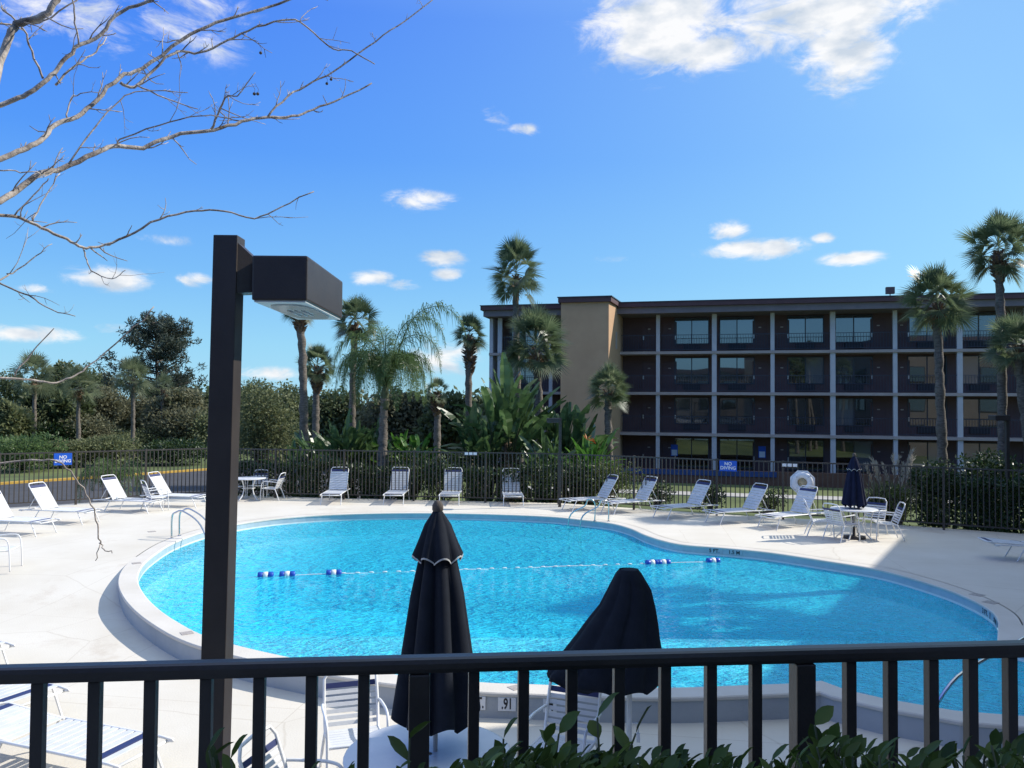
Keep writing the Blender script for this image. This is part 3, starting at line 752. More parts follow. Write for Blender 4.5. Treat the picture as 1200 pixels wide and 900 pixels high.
# ------------------------------------------------------------------ pool fittings
def handrail(name, lab, cat, pts, r=.02, group=None, loc=None):
    base = Vector(pts[0][0]); root = thing(name, lab, cat, base, 0, group)
    for q in pts:
        b = MB(); b.tube([Vector(x)-base for x in bend(q, 6)], r, 10); b.build('rail', M['chrome'], root)
        f = MB(); f.lathe([(.001, .012), (.035, .012), (.05, 0)], 14, Vector(q[0])-base); f.build('flange', M['chrome'], root)
    return root
p1 = atz(697, 610.5); p2 = atz(713, 611); a1 = atz(667, 617, -.2); a2 = atz(681, 619, -.2)
handrail('pool_ladder', 'chrome pool ladder rails at the far side of the pool', 'ladder',
         [[p, p+Vector((0, 0, .5)), p+Vector((-.12, -.05, .62))+(a-p)*.10, p+(a-p)*.4+Vector((0, 0, .48)), a+Vector((0, 0, .25)), a+Vector((0, 0, -.8))] for p, a in ((p1, a1), (p2, a2))])
p1 = deck(201, 631); p2 = deck(210, 628)
handrail('pool_handrail', 'chrome grab rails at the left pool edge beside the lamp post', 'handrail',
         [[p, p+Vector((0, 0, .5)), p+Vector((.1, 0, .62)), p+Vector((.3, -.05, .64)), p+Vector((.8, -.3, .36)), p+Vector((1.2, -.55, -.35))] for p in (p1, p2)])
e0 = aty(1245, 722, 9.9); e1 = aty(1122, 793, 9.2)
base = Vector((8.6, 9.9, 0))
handrail('pool_handrail', 'chrome step rail sloping into the water at the right edge', 'handrail', [[Vector((e0.x+.5, 10.0, zdeck(7.5, 12)-.25)), Vector((e0.x+.45, 10.0, .6)), e0+Vector((.2, 0, .06)), e0, (e0+e1)/2, e1, e1+Vector((-.35, -.05, -.45))]], .022)
# float rope
ra = atz(268, 676, -.19); rb = atz(842, 657.5, -.19)
root = thing('float_rope', 'white rope of small floats stretched across the pool, with blue and white end floats', 'float rope', ra)
dv = rb-ra; nn = 150
b = MB(); b.tube([dv*k/20+Vector((0, 0, -.012-.01*math.sin(k*1.3))) for k in range(21)], .009, 6); b.build('rope', M['float_white'], root)
b = MB()
for k in range(26, nn-20):
    if k % 4: continue
    c = dv*k/nn; t = dv.normalized()
    b.tube([c-t*.05, c-t*.03, c+t*.03, c+t*.05], [.006, .015, .015, .006], 6)
o = b.build('small_floats', M['float_white'], root); o['kind'] = 'stuff'
for u in (312, 337, 391, 765, 777.5, 835):
    k = 0.0; best = 1e9
    for i in range(400):
        q = ra+dv*i/400; d = q-EYE; uu = 600+F*d.dot(rt)/d.dot(fw)
        if abs(uu-u) < best: best = abs(uu-u); k = i/400
    c = dv*k; t = dv.normalized()
    def fl(x0, x1): return MB().tube([c+t*x0, c+t*(x0+.012), c+t*(x1-.012), c+t*x1], [.06, .078, .078, .06], 12)
    w = fl(-.05, .05).build('float', M['float_white'], root)
    fl(-.15, -.05).build('float_end', M['float_blue'], w); fl(.05, .15).build('float_end', M['float_blue'], w)
# depth markers on the walls
def wall_spot(x, yside, off, z):
    P = offs(OUT, off); best = None
    for i in range(NO):
        a = P[i-1]; c = P[i]
        if (a.x-x)*(c.x-x) <= 0 and abs(a.x-c.x) > 1e-6:
            t = (x-a.x)/(c.x-a.x); q = a+(c-a)*t
            if best is None or (q.y < best[0].y if yside < 0 else q.y > best[0].y): best = (q, math.atan2((c-a).y, (c-a).x))
    q, an = best
    if abs(an) > R(90): an += math.pi
    return Vector((q.x, q.y, z)), an
for u, txt, w in [(527, '3', .13), (562.5, 'FT.', .17), (597, '.91', .20), (648, 'M', .15)]:
    x = (u-600)/F*8.75
    p, an = wall_spot(x, -1, CW-.012, -.125)
    r = thing('depth_marker', 'white depth tile reading %s on the near pool wall' % txt, 'depth marker', p, an, 'depth tiles on the pool wall')
    MB().bevbox((0, 0, 0), (w, .012, .15), .003).build('tile', M['tile_white'], r)
    text_mesh(txt, .165, 'lettering', M['letter_black'], r, Matrix.Translation((0, -.007, 0)) @ STAND @ Matrix.Diagonal((.62, 1, 1, 1)), bold=.004)
def near_edge(u, v):
    q = atz(u, v).to_2d(); P = offs(OUT, -.002); best = None
    for i in range(NO):
        a = P[i-1]; c = P[i]; t = c-a; k = max(0, min(1, (q-a).dot(t)/t.length_squared)); h_ = a+t*k
        if best is None or (h_-q).length < best[0]: best = ((h_-q).length, h_, math.atan2(t.y, t.x))
    an = best[2]
    return Vector((best[1].x, best[1].y, -.09)), an
for u, v, txt in [(838, 640, '5 FT.'), (861, 642.5, '1.5 M'), (1155, 711, '3 FT.'), (1167, 721, '.91 M')]:
    p, an = near_edge(u, v); an += math.pi
    r = thing('depth_marker', 'white depth tile reading %s on the %s inner pool edge' % (txt, 'far' if u < 1000 else 'right'), 'depth marker', p, an, 'depth tiles on the inner pool edge')
    MB().bevbox((0, 0, 0), (.36, .01, .12), .002).build('tile', M['band'], r)
    text_mesh(txt, .115, 'lettering', M['letter_black'], r, Matrix.Translation((0, -.006, 0)) @ STAND, bold=.003)
M['decal'] = mat('coping_tile', (.30, .26, .23), (.45, .41, .37), 30, .7)
for u, v, s_ in [(219, 742, .16), (1145, 697, .2), (1161, 706, .2), (178, 623, .18), (160, 660, .16), (604, 806, .14)]:
    p = atz(u, v, .0)
    if not inside(OUTER, p.x, p.y): p.z = zdeck(p.x, p.y)
    b = MB(); b.bevbox((0, 0, .002), (s_, s_, .006), .001); o = b.build('warning_tile', M['decal']); o.location = p; o.rotation_euler.z = .6
    where = {219: 'on the near left coping beside the lamp post', 1145: 'on the shaded right deck, the farther of two', 1161: 'on the shaded right deck, the nearer of two', 178: 'on the deck by the left grab rails', 160: 'on the left coping where the shadow tapers out', 604: 'on the near coping above the .91 tile', 1172: 'on the coping by the entry steps'}[u]
    tag(o, 'small worn square tile '+where, 'tile', 'worn tiles in the paving')

# ------------------------------------------------------------------ hotel
TH = R(14)
H0 = thing('hotel_building', 'four storey maroon hotel with open walkways, pale columns and a tan stair tower', 'building', (9.53, 52.1, GZ), -TH)
SPB = 3.57; FL = [0, 2.65, 5.3, 7.95]; RB = 10.35; RTZ = 11.05
X0, X1 = -11.45, SPB*9+.2; DY = 1.5
MB().box(((X0+X1)/2, (DY+10)/2, (RB)/2-.3), (X1-X0, 10-DY, RB+.6)).build('wall', M['maroon_wall'], H0)
MB().box((X0+.12, DY/2-.02, RB/2), (.24, DY-.06, RB)).build('end_wall', M['column'], H0)
b = MB(); b.box(((X0+X1)/2, 4.6, RTZ-.15), (X1-X0+.6, 11.7, .28)); rf = b.build('roof', M['fascia'], H0)
b = MB(); b.box(((X0+X1)/2, 4.6, RB+.2), (X1-X0+.3, 11.3, .41)); b.build('roof_beam', M['soffit'], rf)
b = MB(); b.box(((X0+X1)/2, 4.6, RTZ+.02), (X1-X0+.68, 11.78, .05)); b.build('roof_edge', M['win_frame'], rf)
for z in FL:
    MB().box(((X0+X1)/2, DY/2-.06, z-.09), (X1-X0, DY+.1, .18)).build('walkway_slab', M['slab'], H0)
for k in range(-3, 10):
    if k == -1: continue
    x = SPB*k; wc = .30 if k % 2 else .24
    MB().box((x, .1, RB/2-.02), (wc, .22, RB+.02)).build('column', M['column'], H0)
def make_window():
    root = bpy.data.objects.new('window', None)
def win(x, z, w, h, ground):
    fr = MB(); t = .06; y = DY-.03
    fr.box((x, y, z+h-t/2), (w, .06, t)); fr.box((x, y, z+t/2), (w, .06, t))
    for xx in (x-w/2+t/2, x, x+w/2-t/2): fr.box((xx, y, z+h/2), (t, .06, h-2*t-.002))
    o = fr.build('window', M['win_frame'], H0)
    for s_ in (-1, 1):
        MB().box((x+s_*(w/4-.01), DY-.012, z+h/2), (w/2-.06, .02, h-2*t)).build('pane', GLASS[grn.choice((0, 0, 1, 2, 3, 3))], o)
    if grn.random() < .55:
        MB().box((x+grn.choice((-1, 1))*(w/2-.24), DY+.0005, z+h/2), (.3, .004, h-2*t)).build('curtain', M['curtain'], o)
    c = MB(); c.box((x, DY-.06, z-.2 if not ground else z-.02), (1.1, .12, .34) if not ground else (w+.1, .1, .03)); c.build('air_conditioner' if not ground else 'sill', M['ac'], H0)
def door(x, z, hs):
    d = MB(); d.box((x, DY-.02, z+1.04), (.92, .04, 2.06)); o = d.build('door', M['maroon_door'], H0)
    h = MB(); h.box((x+hs*.38, DY-.06, z+1.02), (.07, .05, .26)); h.build('handle', M['handle'], o)
    n_ = MB(); n_.box((x, DY-.046, z+1.62), (.17, .012, .07)); n_.build('number_plate', M['slab'], o)
for k in [-3, -2, -1] + list(range(0, 9)):
    xl = SPB*k; even = k % 2 == 0
    for fi, z in enumerate(FL):
        xd = xl+.68 if even else xl+SPB-.68; xw = xl+SPB-.32-1.13 if even else xl+.32+1.13
        if not (k == -2 and not even): door(xd, z, 1 if even else -1)
        if k not in (-2, -1): win(xw, z+(.56 if fi else .35), 2.24, 1.78 if fi else 1.95, fi == 0)
        if fi and k != -2:
            rl = MB(); xa = xl+.15 if k != -1 else -2.4; xb = xl+SPB-.15
            rl.box(((xa+xb)/2, .06, z+1.07), (xb-xa, .04, .035)); rl.box(((xa+xb)/2, .06, z+.12), (xb-xa, .03, .03))
            np_ = int((xb-xa)/.16)
            for j in range(1, np_): rl.box((xa+(xb-xa)*j/np_, .06, z+.59), (.018, .018, .91))
            rl.build('balcony_railing', M['win_frame'], H0)
tw = MB(); tp = [(-5.79, -3.58), (-2.785, -3.58), (-2.45, .0), (-2.45, 1.45), (-5.79, 1.45)]
tw.prism(tp, -.3, 10.818); tower = tw.build('stair_tower', M['stucco'], H0)
tw = MB(); tw.prism([(-5.95, -3.76), (-2.62, -3.76), (-2.25, 1.2), (-5.95, 1.2)], 10.82, 11.12); tw.build('tower_cap', M['fascia'], tower)
tw = MB(); tw.prism([(-6.0, -3.81), (-2.57, -3.81), (-2.2, 1.2), (-6.0, 1.2)], 11.122, 11.18); tw.build('roof_edge', M['win_frame'], tower)
tw = MB(); Mt = Matrix.Rotation(math.atan2(3.58, .335), 3, 'Z')
tw.box((-2.585, -1.3, 8.6), (.5, .05, 1.1), Mt); tw.build('wall_fixture', M['slab'], tower)
# notices on the ground floor doors
for x in (1.0, SPB*2-.55):
    n_ = MB(); n_.box((x, DY-.06, 1.45), (.45, .02, .75)); n_.build('notice', M['sign_blue'], H0)
    n_ = MB(); n_.box((x, DY-.074, 1.30), (.36, .012, .38)); n_.build('notice_sheet', M['letter_white'], H0)
b = MB(); b.box((SPB*4-.15, .6, RTZ+.05+.22), (.05, .05, .44)); b.bevbox((SPB*4-.15, .6, RTZ+.60), (.5, .3, .42), .02); b.build('roof_floodlight', M['roof_box'], H0)
# low walls and a path before the ground floor
w = MB(); w.box((6.5, -6.2, .30), (17, .25, .95)); o = w.build('low_wall', M['brick_low']); o.parent = None
o.matrix_world = Matrix.Translation((9.53, 52.1, GZ)) @ Matrix.Rotation(-TH, 4, 'Z')
tag(o, 'long low brown wall with a blue painted face before the ground floor', 'wall')
w = MB(); w.box((2.6, -6.35, .62), (8.6, .04, .30)); w.build('blue_band', M['blue_wall'], o)
pa = MB(); pa.box((8, -12, .012), (30, 1.6, .05)); o = S(pa.build('path', M['path'])); o.matrix_world = Matrix.Translation((9.53, 52.1, GZ)) @ Matrix.Rotation(-TH, 4, 'Z')

# the wing beside the terrace, right of the picture, that shades this corner
WP = [(5, -8), (5, 3.4), (10, 3.6), (10.6, 9.7), (12.4, 11.9), (15.1, 12.3), (22.9, 24.8), (32, 20), (32, -8)]
WG = thing('hotel_wing', 'tan hotel wing right of the terrace whose shade covers the right side of the deck', 'building', (5, 3.4, zdeck(5, 3.4)))
loc = Vector((5, 3.4, zdeck(5, 3.4)))
wl = [(x-5, y-3.4) for x, y in WP]
MB().prism(list(reversed(wl)), -1.2, 9.6).build('wall', M['block'], WG)
cx, cy = 12, 3
b = MB(); b.prism(list(reversed([(x+(.25 if x > cx else -.0), y) for x, y in wl])), 9.602, 10.2); b.build('roof', M['fascia'], WG)
for i in range(1, 7):
    a = Vector(wl[i]); c = Vector(wl[i+1]); t = c-a; ln = t.length
    if ln < 4: continue
    t.normalize(); nn = Vector((-t.y, t.x)); Mz = Matrix.Rotation(math.atan2(t.y, t.x), 3, 'Z')
    for k in range(int(ln/3.4)):
        for z in (1.4, 4.05, 6.7):
            q = a+t*(1.9+3.4*k)+nn*.03
            if (1.9+3.4*k+1.1) > ln: continue
            f_ = MB(); f_.box((q.x, q.y, z), (1.9, .1, 1.5), Mz); wo = f_.build('window', M['win_frame'], WG)
            g_ = MB(); q2 = q+nn*.045; g_.box((q2.x, q2.y, z), (1.75, .03, 1.36), Mz); g_.build('pane', M['glass'], wo)

BK = thing('hotel_block', 'tan hotel block behind the terrace, mirrored in the windows of the far hotel', 'building', (-9, -13, -.3))
MB().box((0, -3, 3.9), (27, 6, 9.4)).build('wall', M['block'], BK)
MB().box((0, -3, 8.95), (27.6, 6.6, .7)).build('roof', M['fascia'], BK)
for k in range(8):
    for z in (1.4, 4.05, 6.7):
        f_ = MB(); f_.box((-11.9+3.4*k, .02, z), (2.1, .08, 1.5)); wo = f_.build('window', M['win_frame'], BK)
        g_ = MB(); g_.box((-11.9+3.4*k, .065, z), (1.95, .03, 1.36)); g_.build('pane', M['glass'], wo)
# ------------------------------------------------------------------ terrace with its railing and planting, lamp
TZ = 1.6
MB().box((-2.0, -1.0, TZ/2-.3), (13.9, 5.95, TZ+.6)).build('terrace', M['terrace'])['kind'] = 'structure'
ra_ = aty(-260, 800, 1.0); A3 = aty(0, 787, F*.55/(787-hz(0))); B3 = aty(1200, 757.5, F*.55/(757.5-hz(1200)))
tv = (B3-A3); tv.z = 0; tl = tv.length; tv.normalize(); Mz = Matrix.Rotation(math.atan2(tv.y, tv.x), 3, 'Z')
zr = HC-.55
base = Vector((A3.x, A3.y, TZ)); RR = thing('terrace_railing', 'dark brown metal railing across the bottom of the view', 'railing', base)
ex0, ex1 = -1.9, tl+1.6
mid = tv*((ex0+ex1)/2)
b = MB(); b.bevbox(mid+Vector((0, 0, zr-TZ)), (ex1-ex0, .045, .033), .011, Mz); b.build('top_rail', M['rail'], RR)
b = MB(); b.bevbox(mid+Vector((0, 0, .12)), (ex1-ex0, .03, .03), .004, Mz); b.build('bottom_rail', M['rail'], RR)
def ualong(u):   # distance along the railing under a picture column
    d = ray(u, 770); dd = Vector((d.x, d.y)); o = Vector((A3.x, A3.y)); t2 = Vector((tv.x, tv.y))
    den = dd.x*t2.y-dd.y*t2.x; return (-(o.x*dd.y-o.y*dd.x))/(-den) if False else ((o.x*dd.y-o.y*dd.x)/den)
bars = [47, 113, 178, 243, 305, 366, 427, 555.5, 613.5, 670, 725, 779, 832.5, 885, 995, 1043, 1091, 1137, 1183]
posts = [492, 940]
bs = [ualong(u) for u in bars]
pitch_ = (bs[6]-bs[0])/6
bs += [bs[0]-pitch_*(k+1) for k in range(14) if bs[0]-pitch_*(k+1) > ex0] + [bs[18]+pitch_*(k+1) for k in range(14) if bs[18]+pitch_*(k+1) < ex1]
for s_ in bs:
    b = MB(); b.bevbox(tv*s_+Vector((0, 0, (zr-TZ-.017+.13)/2)), (.0235, .0235, zr-TZ-.017-.13), .002, Mz); b.build('baluster', M['rail'], RR)
for u in posts+[-420, 1420]:
    s_ = ualong(u)
    b = MB(); b.bevbox(tv*s_+Vector((0, 0, (zr-TZ-.017)/2)), (.044, .044, zr-TZ-.017), .003, Mz); b.build('post', M['rail'], RR)

# lamp post
LY = 3.35; lt = aty(264, 275, LY); lb = aty(246.5, 880, LY)
sx_ = (lt.x-lb.x)/(lt.z-lb.z); bz = zdeck(lb.x, LY); bx = lb.x+sx_*(bz-lb.z)
LR = thing('lamp_post', 'tall square dark bronze lamp post with a shoebox head, left foreground', 'street lamp', (bx, LY, bz))
sh = Matrix.Identity(3); sh[0][2] = sx_
hgt = lt.z-bz
def slant(mb):
    mb.v = [(x+z*sx_, y, z) for x, y, z in mb.v]; return mb
slant(MB().bevbox((0, .05, hgt/2), (.102, .1, hgt), .004)).build('post', M['lamp'], LR)
slant(MB().bevbox((0, .05, .015), (.26, .26, .03), .006)).build('base_plate', M['lamp'], LR)
x0 = aty(286.5, 351, 3.3).x-bx; x1 = aty(357.5, 351, 3.3).x-bx; zb_ = aty(320, 351, 3.3).z-bz; zt_ = aty(320, 298, 3.3).z-bz
hx = (x0+x1)/2+.012; hw = x1-x0-.02; hh = zt_-zb_
hd = MB(); hd.bevbox((hx, .32, zb_+hh/2), (hw, .70, hh), .008); ho = hd.build('lamp_head', M['lamp'], LR)
hd = MB(); hd.bevbox((hx, .32, zb_-.003), (hw-.016, .68, .008), .002); hd.build('door_frame', M['reflector'], ho)
pts = [(hx+hw*.40*math.copysign(abs(math.cos(TAU*k/32))**.6, math.cos(TAU*k/32)), .32+.27*math.copysign(abs(math.sin(TAU*k/32))**.6, math.sin(TAU*k/32))) for k in range(32)]
hd = MB(); hd.prism(pts, zb_-.012, zb_-.0072); hd.build('lens', M['lens'], ho)
hd = MB()
for k in range(3): hd.tube([(hx-.03+.03*k, .22, zb_-.013), (hx-.03+.03*k, .42, zb_-.013)], .006, 8)
hd.build('reflector_rib', M['reflector'], ho)
xp = .05+hgt*sx_*.97
hd = MB(); z0_ = zb_+.035
hd.add([(xp, .01, z0_), (x0+.03, .05, z0_+.01), (x0+.03, .05, zt_-.02), (xp, .01, hgt-.03), (xp, .09, z0_), (x0+.03, .13, z0_+.01), (x0+.03, .13, zt_-.02), (xp, .09, hgt-.03)],
       [(0,1,2,3),(7,6,5,4),(0,4,5,1),(1,5,6,2),(2,6,7,3),(3,7,4,0)]); hd.build('arm', M['lamp'], LR)
# two small lamps by the fence
def small_lamp(u, vt, y, s_, lab):
    p = aty(u, vt, y); z0 = zdeck(p.x, y) if inside(DECK, p.x, y) else zground(p.x, y)
    r = thing('path_lamp', lab, 'street lamp', (p.x, y, z0), 0, 'small lamps along the fence')
    h = p.z-z0
    MB().box((0, 0, h/2), (.09, .09, h)).build('post', M['iron'], r)
    MB().bevbox((s_*.22, 0, h-.09), (.42, .36, .15), .01).build('lamp_head', M['lamp'], r)
small_lamp(656.5, 489.5, 25.55, -1, 'small bronze shoebox lamp at the far fence corner, among the paddle plants')
small_lamp(1180, 486, 22.5, -1, 'small shoebox lamp at the far right before the tall palm trunk')

# ------------------------------------------------------------------ vegetation
def rdir(rn):
    z = rn.uniform(-1, 1); a = rn.uniform(0, TAU); s_ = math.sqrt(1-z*z); return Vector((s_*math.cos(a), s_*math.sin(a), z))
def leaf(mb, p, d, n, L_, w):
    """one pointed leaf, a folded diamond"""
    s_ = d.cross(n)
    if s_.length < 1e-4: s_ = d.orthogonal()
    s_.normalize(); n = s_.cross(d)
    mb.add([p, p+d*L_*.5+s_*w*.5+n*w*.12, p+d*L_, p+d*L_*.5-s_*w*.5+n*w*.12], [(0, 1, 2), (0, 2, 3)])
def fan_frond(mb, o, d, r, rn, nl=30):
    upv = Vector((0, 0, 1)); s_ = d.cross(upv)
    if s_.length < .05: s_ = Vector((rn.uniform(-1, 1), rn.uniform(-1, 1), 0))
    s_.normalize(); s_ = Matrix.Rotation(rn.uniform(-1.15, 1.15), 3, d) @ s_; nrm = s_.cross(d).normalized()
    pl = r*rn.uniform(.40, .62); tip = o+d*pl+Vector((0, 0, -.05*r))
    w = .012*r
    mb.add([o+s_*w, o-s_*w, tip-s_*w*.7, tip+s_*w*.7], [(0, 1, 2, 3)])
    droop = rn.uniform(.02, .20)
    for k in range(nl):
        a = (k/(nl-1)-.5)*R(232)+rn.uniform(-.04, .04)
        q = d*math.cos(a)+s_*math.sin(a)+nrm*(.18*abs(math.sin(a))-.05)
        q.normalize(); ll = r*(.55-.19*abs(a)/R(116))*rn.uniform(.88, 1.08)
        side = q.cross(nrm).normalized()*r*.0165
        m1 = tip+q*ll*.42+Vector((0, 0, -droop*.25*ll)); t2 = tip+q*ll+Vector((0, 0, -droop*1.3*ll))
        mb.add([tip, m1+side, t2, m1-side], [(0, 1, 3), (1, 2, 3)])
def palm_trunk(mb, pts, r0, r1, n=10, rn=None):
    P = bend(pts, 16); m = len(P); rs = []
    if rn: P = [p+Vector((rn.gauss(0, .012), rn.gauss(0, .012), 0)) for p in P]
    for i in range(m):
        t = i/(m-1); rs.append((r0+(r1-r0)*t)*(1+.35*max(0, 1-t*9))*(rn.uniform(.86, 1.1) if rn else 1))
    mb.tube(P, rs, n)
def fan_palm(lab, u, vc, y, rpx, seed, tr=.15, ubase=None, boots=0.0, nf=40, mk='palm_fan', group='fan palms', dead=5, dmin=-60, nl=30):
    rn = random.Random(seed); top = aty(u, vc, y); r = rpx*y/F*.97
    ub = ubase if ubase is not None else u
    bxp = aty(ub, 520, y).x; z0 = zground(bxp, y)-.05
    root = thing('fan_palm', lab, 'palm tree', (bxp, y, z0), 0, group)
    tp = top-Vector((bxp, y, z0)); tp.z -= r*.30
    t = MB(); mdx = (tp.x)*.35+rn.uniform(-.1, .1)
    palm_trunk(t, [(0, 0, 0), (mdx*.6, 0, tp.z*.33), (mdx+tp.x*.3, rn.uniform(-.05, .05), tp.z*.7), (tp.x, 0, tp.z)], tr*1.1, tr*.85, 12, rn)
    t.build('trunk', M['bark_palm'], root)
    bt = MB(); bl = boots if boots else r*.35
    for k in range(int(62*(bl/.6)) if boots else 40):
        a = rn.uniform(0, TAU); zz = tp.z-rn.random()*bl; out = Vector((math.cos(a), math.sin(a), 0))
        o_ = Vector((tp.x*(zz/tp.z)**1.5, 0, zz))+out*tr*.55
        prof = 1.0 if not boots else (.6+1.0*math.sin(math.pi*min(1, max(0, (tp.z-zz)/bl))))
        e_ = o_+out*tr*1.05*prof+Vector((0, 0, tr*1.15)); s_ = Vector((-out.y, out.x, 0))*tr*.30
        bt.add([o_+s_, o_-s_, e_-s_*.7, e_+s_*.7, o_+s_*.4-out*.02+Vector((0, 0, .1)), o_-s_*.4-out*.02+Vector((0, 0, .1))], [(0, 1, 2, 3), (3, 2, 5, 4), (0, 3, 4), (1, 5, 2)])
    bt.build('leaf_bases', M['bark_boot'], root)
    c = MB(); cc = Vector((tp.x, 0, tp.z+r*.10))
    for k in range(nf):
        t_ = (k+.5)/nf; e_ = R(dmin+(88-dmin)*(t_**.85)); a = k*2.39996+rn.uniform(-.25, .25)
        d = Vector((math.cos(a)*math.cos(e_), math.sin(a)*math.cos(e_), math.sin(e_)))
        fan_frond(c, cc+Vector((0, 0, r*.2*t_)), d, r*rn.uniform(.86, 1.08), rn, nl)
    c.build('crown', M[mk], root)
    if dead:
        c = MB()
        for k in range(dead):
            a = rn.uniform(0, TAU); e_ = R(rn.uniform(-80, -50)); d = Vector((math.cos(a)*math.cos(e_), math.sin(a)*math.cos(e_), math.sin(e_)))
            fan_frond(c, cc, d, r*rn.uniform(.55, .75), rn, 14)
        c.build('dead_fronds', M['dead_frond'], root)
    return root
fan_palm('tallest fan palm, its crown above the left end of the hotel roof', 605, 314, 36, 44, 1, .17, 611, dead=3)
fan_palm('broad bushy fan palm before the tan stair tower and left hotel bays', 628, 398, 34, 48, 2, .17, 632, nf=54, dead=4, dmin=-50)
fan_palm('short fan palm before the foot of the tan stair tower', 713, 452, 31, 31, 3, .16, 717, nf=58, dead=0, dmin=-45)
fan_palm('slender fan palm with brown leaf bases, left of the paddle plants', 550, 388, 35, 25, 4, .17, 552, boots=1.7, dead=2)
fan_palm('small dark fan palm low between the feather palm and the slender palm', 512, 457, 44, 20, 5, .2, 512, boots=1.3, nf=24, dead=2)
fan_palm('fan palm with brown upper trunk right below the lamp head', 351, 352, 34, 27, 6, .19, 357, boots=1.2, nf=40, dead=3)
fan_palm('fan palm touching the right end of the lamp head', 416, 372, 31, 33, 7, .15, 413, boots=.7, dead=4)
fan_palm('lower fan palm behind the lamp, between two taller trunks', 372, 424, 37, 27, 8, .18, 371, boots=1.2, nf=40, dead=2)
fan_palm('fan palm with a leaning trunk before the right hotel bays', 1098, 346, 27.5, 49, 9, .16, 1106, nf=42, dead=5, boots=.6)
fan_palm('tallest palm at the far right with a bulge of leaf bases under its crown', 1170, 284, 25.5, 49, 10, .14, 1176, boots=1.0, nf=42, dead=3)
fan_palm('fan palm cut by the right picture edge, lower than its tall neighbour', 1192, 398, 24.5, 40, 11, .16, 1215, nf=44, dead=4)
fan_palm('fan palm on the deck just outside the right edge, its crown shading the water', 1318, 275, 14.6, 88, 61, .17, 1330, nf=36, dead=3)
fan_palm('taller fan palm on the deck outside the right edge, behind the other one', 1312, 215, 16.6, 84, 62, .17, 1320, nf=36, dead=3)
fan_palm('fan palm against the fence, outside the right of the picture, shading the right loungers', 1330, 330, 23.6, 52, 12, .16, 1330, nf=36, dead=4)
GL = 'fan palms across the parking lot'
fan_palm('leftmost of the distant palms across the parking lot, behind the low bare branch', 41, 436, 62, 31, 13, .16, 41, mk='palm_far', group=GL, nf=40, nl=20)
fan_palm('distant palm with a clear trunk directly above the left blue sign', 93, 448, 60, 28, 14, .16, 93, mk='palm_far', group=GL, nf=40, nl=20, boots=.9)
fan_palm('distant palm with a bare trunk below the big pine', 155, 438, 63, 27, 15, .16, 155, mk='palm_far', group=GL, nf=40, nl=20, boots=.9)
fan_palm('rightmost distant palm, thin, at the foot of the big pine', 191, 452, 68, 22, 16, .15, 190, mk='palm_far', group=GL, nf=26, nl=14)

# feather palm
def feather_frond(mb, o, a, e0, L_, rn, t0, nl=140, hang=.8, w=.0125, t1=.72, e1=R(-84)):
    pts = []; p = o.copy(); st_ = L_/18
    for k in range(19):
        pts.append(p.copy()); e = e0+(e1-e0)*sstep((k/18-t0)/t1)
        d = Vector((math.cos(a)*math.cos(e), math.sin(a)*math.cos(e), math.sin(e))); p = p+d*st_
    mb.tube(pts, [.026*(1-.8*i/18) for i in range(19)], 5, cap=False)
    for k in range(nl):
        t = (k+5)/(nl+5)*18; i = min(17, int(t)); q = pts[i].lerp(pts[i+1], t-i); tan = (pts[i+1]-pts[i]).normalized()
        s_ = tan.cross(Vector((0, 0, 1)))
        if s_.length < .05: s_ = Vector((-math.sin(a), math.cos(a), 0))
        s_.normalize(); ln = L_*.175*math.sin(math.pi*min(1, .15+.86*t/18))*rn.uniform(.6, 1.2)+.1
        for sg in (-1, 1):
            dd = (s_*sg*rn.uniform(.25, 1)+tan*rn.uniform(.25, .9)+Vector((0, 0, rn.uniform(-.6, .6)))+rdir(rn)*.2).normalized()
            m1 = q+dd*ln*.45; t2 = q+dd*ln*.7+Vector((0, 0, -ln*rn.uniform(.2, 1.0)*hang))
            c = tan*w
            mb.add([q, m1+c, t2, m1-c], [(0, 1, 3), (1, 2, 3)])
y = 29.5; top = aty(451, 462, y); bxp = aty(447, 560, y).x; z0 = zground(bxp, y)-.05
root = thing('feather_palm', 'feather palm with long drooping fronds and a pale trunk, left of the facing loungers', 'palm tree', (bxp, y, z0))
rn = random.Random(21); tp = top-Vector((bxp, y, z0))
t = MB(); palm_trunk(t, [(0, 0, 0), (tp.x*.2, 0, tp.z*.4), (tp.x*.6, 0, tp.z*.75), (tp.x, 0, tp.z)], .21, .13, 12, rn); t.build('trunk', M['bark_palm'], root)
t = MB(); t.tube(bend([(tp.x, 0, tp.z-.55), (tp.x+.01, 0, tp.z), (tp.x+.03, 0, tp.z+.45)], 4), [.15]*5+[.13, .11, .09, .07], 10); t.build('crown_shaft', M['stem'], root)
c = MB()
for k in range(24):
    a = k*2.4+rn.uniform(-.3, .3); feather_frond(c, tp+Vector((0, 0, .2)), a, R(rn.uniform(72, 88)), rn.uniform(2.9, 4.0), rn, rn.uniform(.0, .12), 150)
for a, e0, L_, t0 in [(.08, R(71), 5.6, .32), (-.25, R(77), 4.9, .28), (.5, R(74), 4.6, .2), (3.1, R(80), 4.4, .16), (2.8, R(74), 3.8, .12), (-1.4, R(84), 4.4, .16), (-1.8, R(86), 4.6, .2)]:
    feather_frond(c, tp+Vector((0, 0, .2)), a, e0, L_, rn, t0, 165)
c.build('crown', M['feather'], root)

